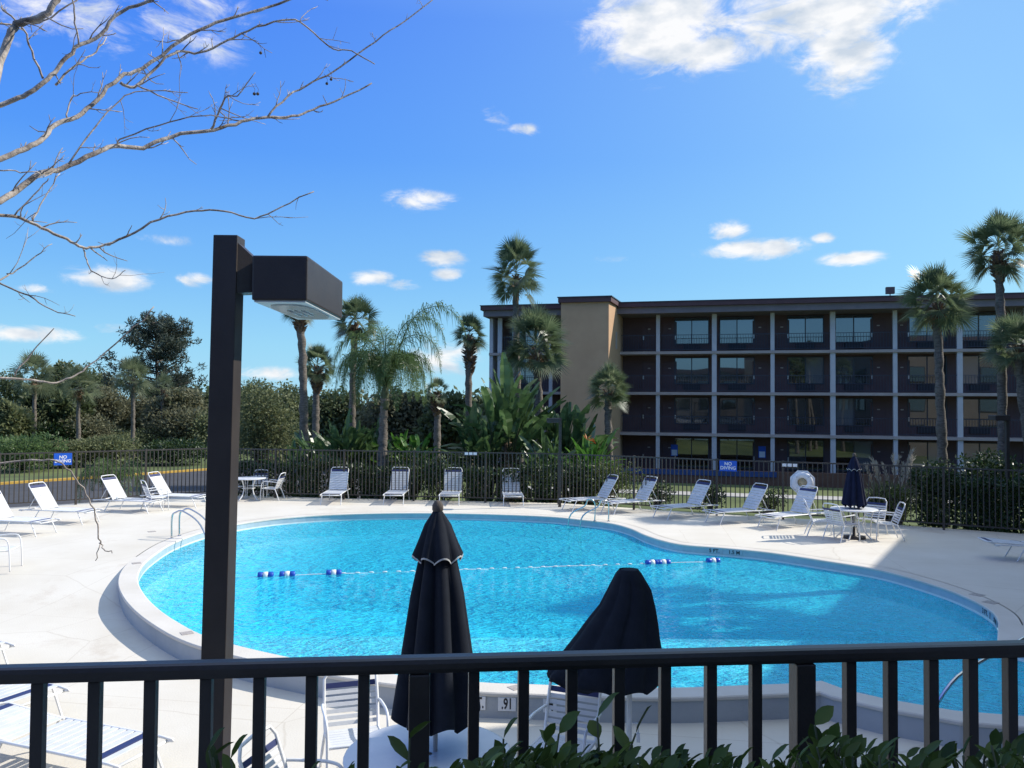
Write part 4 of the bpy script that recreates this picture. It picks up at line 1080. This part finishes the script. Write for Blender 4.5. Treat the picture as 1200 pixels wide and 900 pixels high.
# paddle-leaved plants (bird of paradise, banana)
def paddle(mb, pet, o, d, L_, w, droop, rn, pl):
    tip = o+d*pl; pet.tube([o, o+d*pl*.5, tip], [.03, .022, .014], 5, cap=False)
    s_ = d.cross(Vector((0, 0, 1)))
    if s_.length < .05: s_ = Vector((1, 0, 0))
    s_.normalize(); seg = 8; p = tip.copy(); dd = d.copy(); rows = []; roll = rn.uniform(-.7, .7); s_ = Matrix.Rotation(roll, 3, d) @ s_
    for k in range(seg+1):
        t = k/seg; ww = w*(math.sin(math.pi*(.06+.90*t))**.65)*.5; nrm = s_.cross(dd)
        f_ = .35+.2*rn.random()
        rows.append((p+s_*ww+nrm*ww*f_, p.copy(), p-s_*ww+nrm*ww*f_))
        dd = (dd+Vector((0, 0, -droop/seg))).normalized(); p = p+dd*L_/seg
    for k in range(seg):
        a, b_ = rows[k], rows[k+1]
        if rn.random() < .9: mb.add([a[0], a[1], b_[1], b_[0]], [(0, 1, 2, 3)])
        if rn.random() < .9: mb.add([a[1], a[2], b_[2], b_[1]], [(0, 1, 2, 3)])
def paddle_plant(lab, u, vb, y, h, spread, nlv, seed, mk='paddle', stems=4, group='paddle leaved plants', dead=0, flowers=0):
    rn = random.Random(seed); p = aty(u, vb, y); z0 = zground(p.x, y)-.05
    root = thing('paddle_plant', lab, 'plant', (p.x, y, z0), 0, group)
    lf = MB(); pt = MB(); tk = MB(); dd = MB()
    for s_ in range(stems):
        bx_ = Vector((rn.uniform(-.3, .3)*spread, rn.uniform(-.3, .3)*spread, 0)); th = h*rn.uniform(.25, .5)
        lean = Vector((bx_.x*.5, bx_.y*.5, th)); tk.tube([bx_, bx_+lean*.5, bx_+lean], [.11, .10, .08], 8)
        for k in range(int(nlv*1.6)//stems):
            a = rn.uniform(0, TAU); e_ = R(rn.uniform(30, 86)); d = Vector((math.cos(a)*math.cos(e_), math.sin(a)*math.cos(e_), math.sin(e_)))
            L_ = h*rn.uniform(.26, .40); paddle(lf, pt, bx_+lean*rn.uniform(.5, 1), d, L_, L_*rn.uniform(.19, .28), rn.uniform(.2, .9), rn, h*rn.uniform(.18, .36)*(1 if e_ > .8 else .7))
        for k in range(dead):
            a = rn.uniform(0, TAU); d = Vector((math.cos(a)*.8, math.sin(a)*.8, -.2)).normalized()
            paddle(dd, pt, bx_+lean*rn.uniform(.4, .9), d, h*.22, h*.06, 1.8, rn, h*.08)
    tk.build('stems', M['stem'] if not dead else M['bark_boot'], root); pt.build('leaf_stalks', M['stem'], root); lf.build('leaves', M[mk], root)
    if dead: dd.build('dead_leaves', M['dead_frond'], root)
    if flowers:
        fl_ = MB()
        for k in range(flowers):
            q = Vector((rn.uniform(-.5, .5), rn.uniform(-.4, .2), h*rn.uniform(.85, 1.0)))
            for j in range(4): leaf(fl_, q, (rdir(rn)+Vector((0, 0, .8))).normalized(), rdir(rn), .3, .07)
        fl_.build('flowers', M['orange_bract'], root)
PP = 'paddle leaved plants'
paddle_plant('tall ragged bird of paradise clump with white-edged leaves, behind the rightmost facing lounger', 602, 530, 31, 5.0, 1.6, 54, 31, stems=6, dead=5)
paddle_plant('second bird of paradise clump, right of the ragged one, before the stair tower', 668, 535, 31.5, 4.6, 1.5, 40, 32, stems=5, dead=1)
paddle_plant('lower dark paddle plant filling the gap left of the ragged clump', 562, 540, 30.2, 3.6, 1.3, 34, 33, stems=5)
paddle_plant('bright green banana plant with orange bracts at the foot of the short palm', 694, 545, 28.6, 2.5, 1.0, 30, 34, 'paddle_lime', stems=4, flowers=2)
paddle_plant('lush paddle plant behind the far left table set', 397, 540, 30.5, 3.4, 1.4, 40, 35, stems=6)
paddle_plant('paddle plant under the lamp head, left of the tall trunks', 362, 545, 31.5, 2.7, 1.3, 36, 36, stems=6)
paddle_plant('bright paddle plant right of the feather palm trunk', 478, 545, 31, 2.9, 1.1, 36, 37, 'paddle_lime', stems=5)
paddle_plant('dark paddle plant left of the feather palm trunk', 430, 545, 31.5, 3.3, 1.1, 34, 38, stems=5)
paddle_plant('low dark paddle plant behind the fence corner lamp', 641, 545, 29, 2.6, 1.2, 34, 39, stems=5)

# bushes and hedges: leaves through the volume, over a stem frame
def foliage(mb, rn, cen, rad, n, L_, w=None, shell=.5, flat=0):
    for k in range(n):
        d = rdir(rn); q = d*(shell+(1-shell)*rn.random()**.6) if rn.random() < .8 else d*rn.random()
        p = Vector((cen[0]+q.x*rad[0], cen[1]+q.y*rad[1], cen[2]+q.z*rad[2]))
        dd = (d*.7+rdir(rn)*.9).normalized(); l = L_*rn.uniform(.6, 1.3)
        leaf(mb, p, dd, rdir(rn), l, (w or L_*.5)*rn.uniform(.8, 1.2))
def bush(lab, u, vtop, y, wpx, mk, seed, name='shrub', group='shrubs beyond the fence', n=1400, L_=.16, zb_=None, lobes=7, cat='shrub', dy=None):
    rn = random.Random(seed); t = aty(u, vtop, y); z0 = zground(t.x, y) if zb_ is None else zb_
    h = t.z-z0; w = wpx*y/F
    root = thing(name, lab, cat, (t.x, y, z0), 0, group)
    lf = MB(); sm = MB()
    for k in range(lobes):
        a = rn.uniform(0, TAU); rr = rn.uniform(.15, .6)*w*.5; hh = h*rn.uniform(.45, .74)
        c = (rr*math.cos(a)*1.2, rr*math.sin(a)*(dy or .8), hh if k else h*.66)
        foliage(lf, rn, c, (w*rn.uniform(.24, .38), w*rn.uniform(.24, .36)*(dy or 1), h*rn.uniform(.26, .36)), n//lobes, L_)
        sm.tube([(0, 0, 0), (c[0]*.5, c[1]*.5, c[2]*.5), c], [.05, .035, .012], 5)
    foliage(lf, rn, (0, 0, h*.3), (w*.45, w*.4*(dy or 1), h*.34), n//4, L_)
    sm.build('stems', M['bark'], root); lf.build('leaves', M[mk], root)
    return root
bush('large dull olive shrub just right of the lamp post, beyond the fence', 308, 448, 41, 84, 'olive', 41, n=5200, L_=.2, lobes=12)
bush('small sparse green shrub beside the feather palm trunk', 487, 520, 29.2, 60, 'shrub_lit', 42, n=900, L_=.14)
bush('yellow green shrub lit by the sun before the slender palm trunk', 520, 535, 29, 44, 'shrub_lit', 43, n=700, L_=.13)
bush('rounded clipped shrub behind the fence by the pool ladder', 715, 538, 27.4, 74, 'shrub_lit', 44, n=2600, L_=.10, lobes=10)
bush('dark clipped shrub behind the fence corner lamp', 672, 540, 27.6, 60, 'shrub', 45, n=1900, L_=.11, lobes=9)
bush('small shrub on the lawn behind the right row of loungers', 770, 562, 26, 34, 'shrub', 46, n=700, L_=.09)
bush('reddish yellow shrub on the lawn under the blue sign', 902, 568, 23.7, 34, 'shrub_lit', 47, n=700, L_=.08)
bush('small variegated plant at the shaded right fence', 1055, 566, 22.2, 36, 'shrub_lit', 48, n=300, L_=.10, lobes=5)
bush('low shrub behind the fence left of the right loungers', 832, 566, 24.6, 40, 'shrub', 49, n=700, L_=.09)
def hedge(lab, pts, w, h, mk, seed, group, n, L_=.09, name='hedge'):
    rn = random.Random(seed); o = Vector((pts[0][0], pts[0][1], zground(*pts[0])))
    root = thing(name, lab, 'hedge', o, 0, group); lf = MB(); sm = MB()
    P = [Vector((x-o.x, y-o.y, zground(x, y)-o.z)) for x, y in pts]
    sm.tube([p+Vector((0, 0, .12)) for p in P], .025, 5)
    for a, b in zip(P[:-1], P[1:]):
        k_ = max(1, int((b-a).length/.8))
        for k in range(k_):
            c = a.lerp(b, (k+.5)/k_); hh = h*rn.uniform(.9, 1.1)
            sm.tube([c, c+Vector((rn.uniform(-.1, .1), rn.uniform(-.1, .1), hh*.8))], [.04, .01], 5)
            for j in range(n):
                q = Vector((rn.uniform(-.55, .55)*.9, rn.uniform(-.5, .5)*w, rn.random()*hh)); m_ = rn.random()
                if m_ < .25: q.z = hh*rn.uniform(.85, 1.04)
                elif m_ < .8: q.y = -w*rn.uniform(.3, .55)
                leaf(lf, c+q, (rdir(rn)+Vector((0, -.2, .4))).normalized(), rdir(rn), L_*rn.uniform(.6, 1.3), L_*.5)
    sm.build('stems', M['bark'], root); lf.build('leaves', M[mk], root)
def fo(u, off):   # a spot beyond the fence under a picture column
    p, a = fence_spot(u, 540, 0); n_ = Vector((-math.sin(a), math.cos(a))); return (p.x+n_.x*off, p.y+n_.y*off)
hedge('dark leafy hedge behind the fence between the lamp post and the paddle plants', [fo(u, 1.0) for u in (252, 300, 360, 420, 480)], .9, 1.18, 'shrub', 51, 'hedges along the fence', 750, .15)
hedge('dark hedge behind the fence in front of the paddle plants', [fo(u, 1.0) for u in (484, 530, 580, 640)], .9, 1.10, 'shrub', 52, 'hedges along the fence', 750, .15)
hedge('tall dark hedge behind the shaded fence at the right edge', [fo(u, 1.3) for u in (1062, 1110, 1160, 1210, 1255)], 1.2, 1.45, 'shrub', 53, 'hedges along the fence', 1500, .14)
bush('big dark shrub under the right palms', 1160, 526, 25, 90, 'shrub', 54, n=4200, L_=.14, lobes=12)
bush('dark shrub left of the big one under the right palms', 1092, 540, 25.5, 46, 'shrub', 55, n=1800, L_=.13, lobes=8)
# pampas grass
p = aty(1040, 560, 23.2); z0 = zground(p.x, 23.2)
root = thing('pampas_grass', 'pale pampas grass with feathery plumes beside the navy umbrella', 'grass clump', (p.x, 23.2, z0)); rn = random.Random(60)
lf = MB(); pl = MB()
for k in range(1050):
    a = rn.uniform(0, TAU); e_ = R(rn.uniform(48, 88)); d = Vector((math.cos(a)*math.cos(e_), math.sin(a)*math.cos(e_), math.sin(e_)))
    L_ = rn.uniform(1.0, 1.75); o_ = Vector((rn.uniform(-.35, .35), rn.uniform(-.25, .25), 0)); s_ = d.cross(Vector((0, 0, 1))).normalized()*.012
    m1 = o_+d*L_*.6; t2 = o_+d*L_*.9+Vector((d.x, d.y, -.5))*L_*.25
    lf.add([o_+s_, o_-s_, m1-s_, m1+s_], [(0, 1, 2, 3)]); lf.add([m1+s_, m1-s_, t2], [(0, 1, 2)])
for k in range(13):
    a = rn.uniform(0, TAU); o_ = Vector((rn.uniform(-.25, .35), rn.uniform(-.25, .25), 0)); d = Vector((math.cos(a)*.28, math.sin(a)*.28, 1)).normalized(); L_ = rn.uniform(1.6, 2.2)
    pl.tube([o_, o_+d*L_*.7], .008, 4)
    for j in range(90):
        t_ = rn.uniform(.68, 1.0); q = o_+d*L_*t_; leaf(pl, q+rdir(rn)*.03, (d+rdir(rn)*.5).normalized(), rdir(rn), .13, .02)
lf.build('blades', M['pampas_leaf'], root); pl.build('plumes', M['plume'], root)

# trees across the parking lot
def tree(name, lab, u, vtop, y, wpx, mk, seed, n=2600, L_=.5, lobes=11, trunk=.2, group='trees across the parking lot', low=.12):
    rn = random.Random(seed); t = aty(u, vtop, y); z0 = zground(t.x, y)-.05; h = t.z-z0; w = wpx*y/F
    root = thing(name, lab, 'tree', (t.x, y, z0), 0, group); tk = MB(); lf = MB()
    fork = h*rn.uniform(.2, .3); tk.tube(bend([(0, 0, 0), (rn.uniform(-.2, .2), 0, fork*.5), (0, 0, fork), (rn.uniform(-.4, .4), 0, h*.75)], 4), [trunk*(1-.055*i) for i in range(13)], 8)
    for k in range(lobes):
        a = k*2.4+rn.uniform(-.4, .4); rr = math.sqrt((k+.5)/lobes)*w*.37; hh = h*(low+(1-low)*(.82-.42*(rr/(w*.37))**2*rn.uniform(.4, 1.2)))
        c = Vector((rr*math.cos(a), rr*math.sin(a)*.8, min(hh, h*.86)))
        tk.tube([(0, 0, fork*rn.uniform(.8, 1.8)), (c.x*.5, c.y*.5, (fork+c.z)*.5), c], [trunk*.45, trunk*.3, trunk*.1], 6)
        s_ = rn.uniform(.20, .32); hv = min(h*.22, (h-c.z)*1.02)
        for j in range(3):
            q = c+Vector((rn.uniform(-.5, .5)*w*s_, rn.uniform(-.5, .5)*w*s_, rn.uniform(-.55, .2)*h*.2))
            foliage(lf, rn, q, (w*s_*.72, w*s_*.7, max(hv, h*.1)*.8), n//lobes//3, L_, L_*.6, .35)
    tk.build('trunk', M['bark'], root); lf.build('crown', M[mk], root)
    return root
for i, (u, vt, y, w, mk, lab, n) in enumerate([
        (10, 428, 82, 70, 'oak', 'dark rounded tree at the left picture edge across the lot', 2600),
        (75, 420, 84, 74, 'oak', 'dark dome topped tree left behind the leftmost distant palms', 2600),
        (118, 430, 88, 56, 'grey_tree', 'dull green dome tree between two distant palms', 2200),
        (62, 452, 66, 66, 'oak', 'dark glossy tree standing between the two leftmost distant palms', 3000),
        (128, 452, 70, 60, 'grey_tree', 'greyish half bare tree behind the blue sign palm', 2400),
        (165, 462, 72, 66, 'grey_tree', 'dull olive tree below the big pine', 2600),
        (212, 455, 70, 74, 'grey_tree', 'dull olive tree immediately left of the lamp post', 2800),
        (255, 452, 78, 60, 'oak', 'dark tree hidden mostly behind the lamp post', 2400),
        (5, 470, 58, 60, 'olive', 'pale green bushy tree low at the left picture edge', 2400),
        (340, 448, 72, 46, 'oak', 'dark tree behind the olive shrub right of the lamp post', 2000),
        (300, 440, 92, 56, 'oak', 'far dark tree rising over the olive shrub', 2000),
        (470, 450, 52, 90, 'grey_tree', 'greyish tree behind the feather palm', 3400),
        (395, 452, 54, 80, 'oak', 'dark tree behind the palms right of the lamp', 3000),
        (530, 462, 50, 70, 'oak', 'dark tree behind the slender palm', 2600)]):
    tree('broadleaf_tree', lab, u, vt, y, w, mk, 100+i, n=int(n*2.1), L_=(.24, .42, .30, .52, .27)[i % 5]*(1 if y > 60 else .8))
for i, (u, vt, y, w, mk, lab) in enumerate([(28, 508, 50, 90, 'feather', 'bright green palmetto thicket at the left picture edge beyond the kerb'), (135, 512, 55, 80, 'olive', 'pale green low thicket right of the blue sign, beyond the kerb'),
                                          (205, 515, 56, 80, 'shrub', 'dark low thicket beside the lamp post, beyond the kerb'), (75, 516, 53, 60, 'olive', 'low thicket behind the blue sign')]):
    bush(lab, u, vt, y, w, mk, 150+i, n=3600, L_=.22, lobes=9, group='thickets beyond the kerb')
for i, (u, vt, y, w, mk, lab) in enumerate([(15, 486, 63, 80, 'olive', 'bushy pale green growth behind the palmetto thicket at the left edge'), (60, 490, 64, 74, 'shrub', 'dark bushy growth between the trunks of the two leftmost distant palms'),
        (108, 488, 66, 80, 'grey_tree', 'dull bushy growth right of the palm above the blue sign'), (160, 492, 66, 84, 'olive', 'pale bushy growth below the distant palm with a bare trunk'),
        (208, 488, 67, 80, 'grey_tree', 'dull bushy growth left of the lamp post'), (262, 490, 66, 80, 'olive', 'bushy growth behind the lamp post'), (330, 490, 60, 90, 'shrub', 'dark bushy growth behind the olive shrub'),
        (400, 490, 56, 90, 'grey_tree', 'bushy growth far behind the paddle plants right of the lamp'), (470, 492, 54, 90, 'olive', 'bushy growth far behind the feather palm trunk'), (530, 496, 52, 80, 'shrub', 'bushy growth far behind the slender palm')]):
    bush(lab, u, vt+(-14, 6, -4, 9, -10)[i % 5], y, w, mk, 170+i, n=4500, L_=(.2, .36, .27)[i % 3], lobes=10, group='thickets beyond the kerb')
# overhanging feather leaves just outside the left fence
fan = thing('young_palm', 'young arching palm just outside the left fence, right of the blue sign', 'palm tree', (*fo(150, 2.2), zground(*fo(150, 2.2))))
c = MB(); rn = random.Random(77)
for k in range(13): feather_frond(c, Vector((0, 0, .5)), k*2.4, R(rn.uniform(50, 80)), rn.uniform(1.7, 2.5), rn, rn.uniform(.0, .2), 70)
c.build('fronds', M['feather'], fan); MB().tube([(0, 0, 0), (0, 0, .55)], [.12, .08], 8).build('trunk', M['bark_palm'], fan)
# the pine
y = 76; t = aty(185, 374, y); z0 = zground(t.x, y)-.05; h = t.z-z0; rn = random.Random(90)
root = thing('pine_tree', 'big spreading pine rising above the trees left of the lamp post', 'tree', (t.x, y, z0)); tk = MB(); lf = MB()
tk.tube(bend([(.6, 0, 0), (.3, 0, h*.3), (0, 0, h*.6), (-.2, 0, h*.97)], 5), [.32*(1-.055*i) for i in range(16)], 8)
W_ = 60*y/F
for k in range(60):
    t_ = rn.uniform(.40, 1.0); a = rn.uniform(0, TAU); rr = W_*rn.uniform(.35, 1.0)*math.sqrt(max(0, 1-((t_-.62)/.42)**2))
    o_ = Vector((0, 0, h*(t_-.12*rn.random()))); e_ = Vector((rr*math.cos(a), rr*math.sin(a), h*min(.985, t_+.03)))
    md = o_.lerp(e_, .5)+Vector((0, 0, -.2)); tk.tube([o_, md, e_], [.09, .06, .02], 5, cap=False)
    for j in range(8):
        q = o_.lerp(e_, rn.uniform(.35, 1.05))+rdir(rn)*.55
        for i in range(34):
            d = (rdir(rn)+Vector((0, 0, .35))).normalized(); leaf(lf, q+rdir(rn)*.28, d, rdir(rn), rn.uniform(.3, .5), .10)
tk.build('trunk', M['bark'], root); lf.build('crown', M['pine'], root)
# far woods that read as one mass
rn = random.Random(95); lf = MB()
for k in range(70):
    x = -125+k*2.9+rn.uniform(-1, 1); yy = 118+rn.uniform(-6, 6); hh = rn.uniform(5.2, 7.6)
    for j in range(3): foliage(lf, rn, (x+rn.uniform(-1, 1), yy, GZ+hh*rn.uniform(.35, .62)), (3.0, 2.6, hh*.4), 90, 1.0, .7, .3)
o = lf.build('far_woods', M['oak']); tag(o, kind='stuff')

# ------------------------------------------------------------------ bare tree in the left foreground
BT = thing('bare_tree', 'leafless tree with bark mottled to look sunlit, reaching in from the left over the pool', 'tree', (-4.9, 4.7, -.29))
bo = Vector((-4.9, 4.7, -.29)); rn = random.Random(7)
tb = MB(); fork = Vector((-4.35, 4.65, 2.2))
tb.tube([p-bo for p in bend([bo, (-4.85, 4.7, .6), (-4.6, 4.68, 1.5), fork], 5)], [.13, .125, .12, .118, .115, .11, .11, .105, .1, .1, .1, .095, .09, .09, .088, .085], 12); tb.build('trunk', M['bark_lit_mottle'], BT)
BR = [  # picture points, first width, last width, depth at the start, depth at the end
 ([(0,123),(33,110),(57,93),(70,77),(90,57),(117,40),(143,13),(177,0),(215,-18)], 7, 4, 4.6, 5.0, 1),
 ([(0,187),(30,173),(50,163),(63,147),(90,137),(113,117),(140,90),(167,80),(213,47),(253,27),(293,15),(337,0),(380,-14)], 8, 3, 4.5, 5.6, 1),
 ([(0,237),(20,223),(47,202),(73,198),(110,180),(133,172),(167,173),(200,160),(250,152),(283,143),(313,137),(343,137),(367,128),(400,115),(436,98)], 9, 2, 4.4, 5.8, 1),
 ([(0,252),(23,255),(50,267),(77,280),(97,290),(117,289),(147,277),(187,257),(227,247),(263,247),(298,256),(330,242),(367,224)], 5, 1.6, 4.4, 5.2, 1),
 ([(140,97),(157,102),(173,87),(200,63),(213,60),(233,62),(267,48),(300,32),(340,23),(360,32),(390,57),(412,60),(440,76)], 4.5, 1.5, 4.95, 5.7, 0),
 ([(0,72),(13,37),(23,27),(50,17),(67,0),(80,-16)], 11, 8, 4.2, 4.3, 1),
 ([(313,137),(337,113),(367,97),(400,78),(440,48),(475,25),(510,-3)], 3, 1.6, 5.35, 5.9, 0),
 ([(248,152),(258,127),(267,112),(277,112),(300,85)], 3.5, 1.2, 5.15, 5.0, 0),
 ([(95,289),(100,300),(107,317),(130,327),(147,317)], 2.4, 1, 4.7, 4.6, 0),
 ([(0,333),(33,347),(60,363),(87,370)], 2.6, 1.2, 4.3, 4.2, 1),
 ([(0,328),(13,320),(43,300),(60,286)], 2.6, 1, 4.3, 4.5, 1),
 ([(0,442),(33,445),(60,448),(83,442),(103,430),(147,393),(182,360)], 3.2, 1.6, 4.0, 4.4, 1),
 ([(17,440),(37,413),(63,385)], 2.4, 1.2, 4.05, 4.1, 0),
 ([(0,543),(43,539),(67,540),(83,552),(97,573),(110,597),(115,620),(117,638)], 2.6, 1.8, 3.8, 4.0, 1),
 ([(117,638),(113,657)], 1.6, 1, 4.0, 4.0, 0), ([(116,636),(122,644),(132,647)], 1.8, 1.2, 4.0, 3.98, 0),
 ([(50,92),(37,60),(28,35),(0,7)], 3.2, 2.4, 4.7, 4.5, 0),
 ([(93,52),(88,20),(85,-4)], 2.6, 2, 4.7, 4.6, 0),
 ([(137,170),(147,160),(200,143),(240,135),(267,138),(287,137)], 2.4, 1.2, 4.8, 4.6, 0),
 ([(17,252),(40,228),(57,208)], 2.4, 1.4, 4.4, 4.5, 0), ([(37,259),(52,232),(70,203)], 2.2, 1.4, 4.4, 4.6, 0),
 ([(80,192),(110,150),(140,117),(167,107),(220,109)], 2.6, 1.2, 4.6, 4.9, 0),
 ([(0,200),(25,201),(47,203)], 2, 1.6, 4.4, 4.5, 0), ([(65,100),(90,75),(112,60),(125,45)], 3.5, 1.5, 4.75, 5.0, 0),
 ([(0,28),(25,30),(60,20),(95,-5)], 3, 2, 4.4, 4.6, 1), ([(160,100),(195,115),(232,128)], 2.6, 1.2, 4.9, 5.0, 0), ([(78,138),(82,120),(95,110),(118,108)], 2.4, 1, 4.7, 4.8, 0)]
for bi, (px, w0, w1, y0, y1, root_) in enumerate(BR):
    pts = []
    for i, (u, v) in enumerate(px):
        t_ = i/(len(px)-1); yy = y0+(y1-y0)*t_; pts.append(aty(u, v, yy))
    rs = [max(.0020, .84*(w0+(w1-w0)*i/(len(px)-1))*.5*(y0+(y1-y0)*i/(len(px)-1))/F) for i in range(len(px))]
    if root_:
        tz = max(1.5, min(2.15, pts[0].z-.9)); f0 = Vector((-4.6+.25*(tz-1.5)/.65, 4.66, tz)); mid_ = pts[0]-(pts[1]-pts[0]).normalized()*.6
        pts = [f0, mid_]+pts; rs = [rs[0]*1.3, rs[0]*1.15]+rs
    P = catmull(pts, 4, closed=False); m_ = len(P); rr = [rs[min(len(rs)-1, int(i/4))]*(1-(i % 4)/4)+rs[min(len(rs)-1, int(i/4)+1)]*((i % 4)/4) for i in range(m_)]
    P = [p+Vector((rn.gauss(0, .0025), rn.gauss(0, .006), rn.gauss(0, .0025))) for p in P]
    b = MB(); b.tube([p-bo for p in P], rr, 7)
    # twigs
    st_ = 2 if w0 > 2 else 99
    for i in range(10 if root_ else 2, m_-1, st_):
        if rn.random() < .28 or bi in (11, 12, 13, 14, 15): continue
        tan = (P[i+1]-P[i-1]).normalized(); d = (tan*rn.uniform(.3, 1)+rdir(rn)*.8); d.y *= .6; d.normalize()
        ln = rn.uniform(.05, .26)*(1.4 if rn.random() < .2 else 1); q = [P[i]]; cd = d.copy()
        for k in range(4):
            cd = (cd+rdir(rn)*.28+Vector((0, 0, .06))).normalized(); q.append(q[-1]+cd*ln/4)
        r0 = min(rr[i]*.6, .0048)
        b.tube([x-bo for x in q], [r0, r0*.85, r0*.7, r0*.55, r0*.4], 5)
        for k in (1, 2, 3):
            if rn.random() < .6:
                s_ = (cd+rdir(rn)*1.0).normalized(); b.tube([q[k]-bo, q[k]+s_*ln*.16-bo, q[k]+s_*ln*.3+Vector((0, 0, .01))-bo], [r0*.55, r0*.45, r0*.3], 4)
    b.build('branch', M['bark_lit_mottle'], BT)
sd = MB()
for u, v, yy in [(305.5, 62, 5.2), (298, 110, 5.1), (302, 110, 5.1), (388, 93, 5.6), (383, 98, 5.6)]:
    p = aty(u, v, yy)-bo; sd.lathe([(.001, -.011), (.009, -.006), (.011, 0), (.008, .007), (.001, .011)], 8, p); sd.tube([p, p+Vector((.004, 0, .03)), p+Vector((-.02, 0, .07))], .0012, 4)
sd.build('seed_pods', M['bark'], BT)

# ------------------------------------------------------------------ planter hedge in front of the camera
HG = thing('planter_hedge', 'glossy green hedge along the terrace railing at the bottom right', 'hedge', (.4, 1.35, TZ)); rn = random.Random(33)
hl = MB(); hs = MB(); ho_ = Vector((.4, 1.35, TZ))
def oval(mb, p, d, n_, L_, w, rn):
    s_ = d.cross(n_)
    if s_.length < 1e-4: s_ = d.orthogonal()
    s_.normalize(); n2 = s_.cross(d); vs = [p]; rows = []
    for t_, ww in ((.22, .34), (.45, .5), (.68, .44), (.86, .24)):
        c = p+d*L_*t_-n2*L_*.10*t_*t_; rows.append((c+s_*w*ww+n2*w*.12, c, c-s_*w*ww+n2*w*.12))
    tip = p+d*L_-n2*L_*.12
    vv = [p]; 
    for r_ in rows: vv += list(r_)
    vv.append(tip); fs = [(0, 1, 2), (0, 2, 3)]
    for k in range(3):
        a = 1+3*k; fs += [(a, a+3, a+4, a+1), (a+1, a+4, a+5, a+2)]
    a = 10; fs += [(a, 13, a+1), (a+1, 13, a+2)]
    mb.add(vv, fs, True)
def sprig(u, v, y, n=12, L_=.038, h=.42):
    top = aty(u, v, y)-ho_; b0 = Vector((top.x+rn.uniform(-.12, .12), top.y+rn.uniform(-.05, .12), max(.02, top.z-h)))
    hs.tube([b0, b0.lerp(top, .5)+rdir(rn)*.01, top], [.004, .003, .0018], 5)
    for k in range(n):
        t_ = 1-(k/n)*.75*min(1, .3/h*1.6); a = k*2.4+rn.uniform(-.4, .4); p = b0.lerp(top, t_)
        el_ = rn.uniform(.15, .9) if k > 2 else rn.uniform(.7, 1.25)
        d = Vector((math.cos(a)*math.cos(el_), math.sin(a)*math.cos(el_), math.sin(el_))); nn_ = (Vector((0, 0, 1))+rdir(rn)*.5).normalized()
        oval(hl, p, d, nn_, L_*rn.uniform(.7, 1.15), L_*.5*rn.uniform(.8, 1.1), rn)
def htop(u):
    return (2 if u < 850 else 14)+htop0(u)
def htop0(u):
    pr = [(215, 905), (240, 885), (300, 897), (350, 898), (420, 896), (470, 888), (560, 886), (640, 880), (700, 884), (760, 880), (830, 890), (900, 874), (960, 852), (1010, 862), (1060, 870), (1120, 862), (1200, 850), (1500, 835)]
    for (a, va), (b_, vb) in zip(pr[:-1], pr[1:]):
        if a <= u <= b_: return va+(vb-va)*(u-a)/(b_-a)
    return 905
for k in range(520):
    u = (330 if k % 3 else 540)+rn.random()**.85*(1000 if k % 3 else 320); y_ = rn.uniform(1.22, 1.6); dens = 1 if u > 540 else .5
    if rn.random() > dens: continue
    sprig(u, htop(u)+rn.uniform(2, 30)+rn.random()**3*40, y_)
for u, v in [(700, 833), (655, 852), (640, 862), (745, 852), (590, 858), (480, 858), (245, 872), (270, 882), (955, 842), (250, 880)]: sprig(u, v+8, 1.4, 8, .052)
hs.build('stems', M['stem'], HG); hl.build('leaves', M['hedge_leaf'], HG)
MB().bevbox((1.2, 1.33, TZ+.2), (4.6, .42, .4), .01).build('planter', M['terrace'])
o = bpy.data.objects['planter']; tag(o, 'low concrete planter box under the hedge by the railing', 'planter')

# ------------------------------------------------------------------ output
SC.view_settings.view_transform = 'Standard'; SC.view_settings.look = 'None'; SC.view_settings.exposure = 0.6; SC.view_settings.gamma = 1
SC.view_settings.use_curve_mapping = False
SC.cycles.max_bounces = 4; SC.cycles.diffuse_bounces = 3; SC.cycles.glossy_bounces = 2; SC.cycles.transparent_max_bounces = 6; SC.cycles.use_denoising = True
SC.cycles.sample_clamp_indirect = 6
W.cycles.sampling_method='NONE'
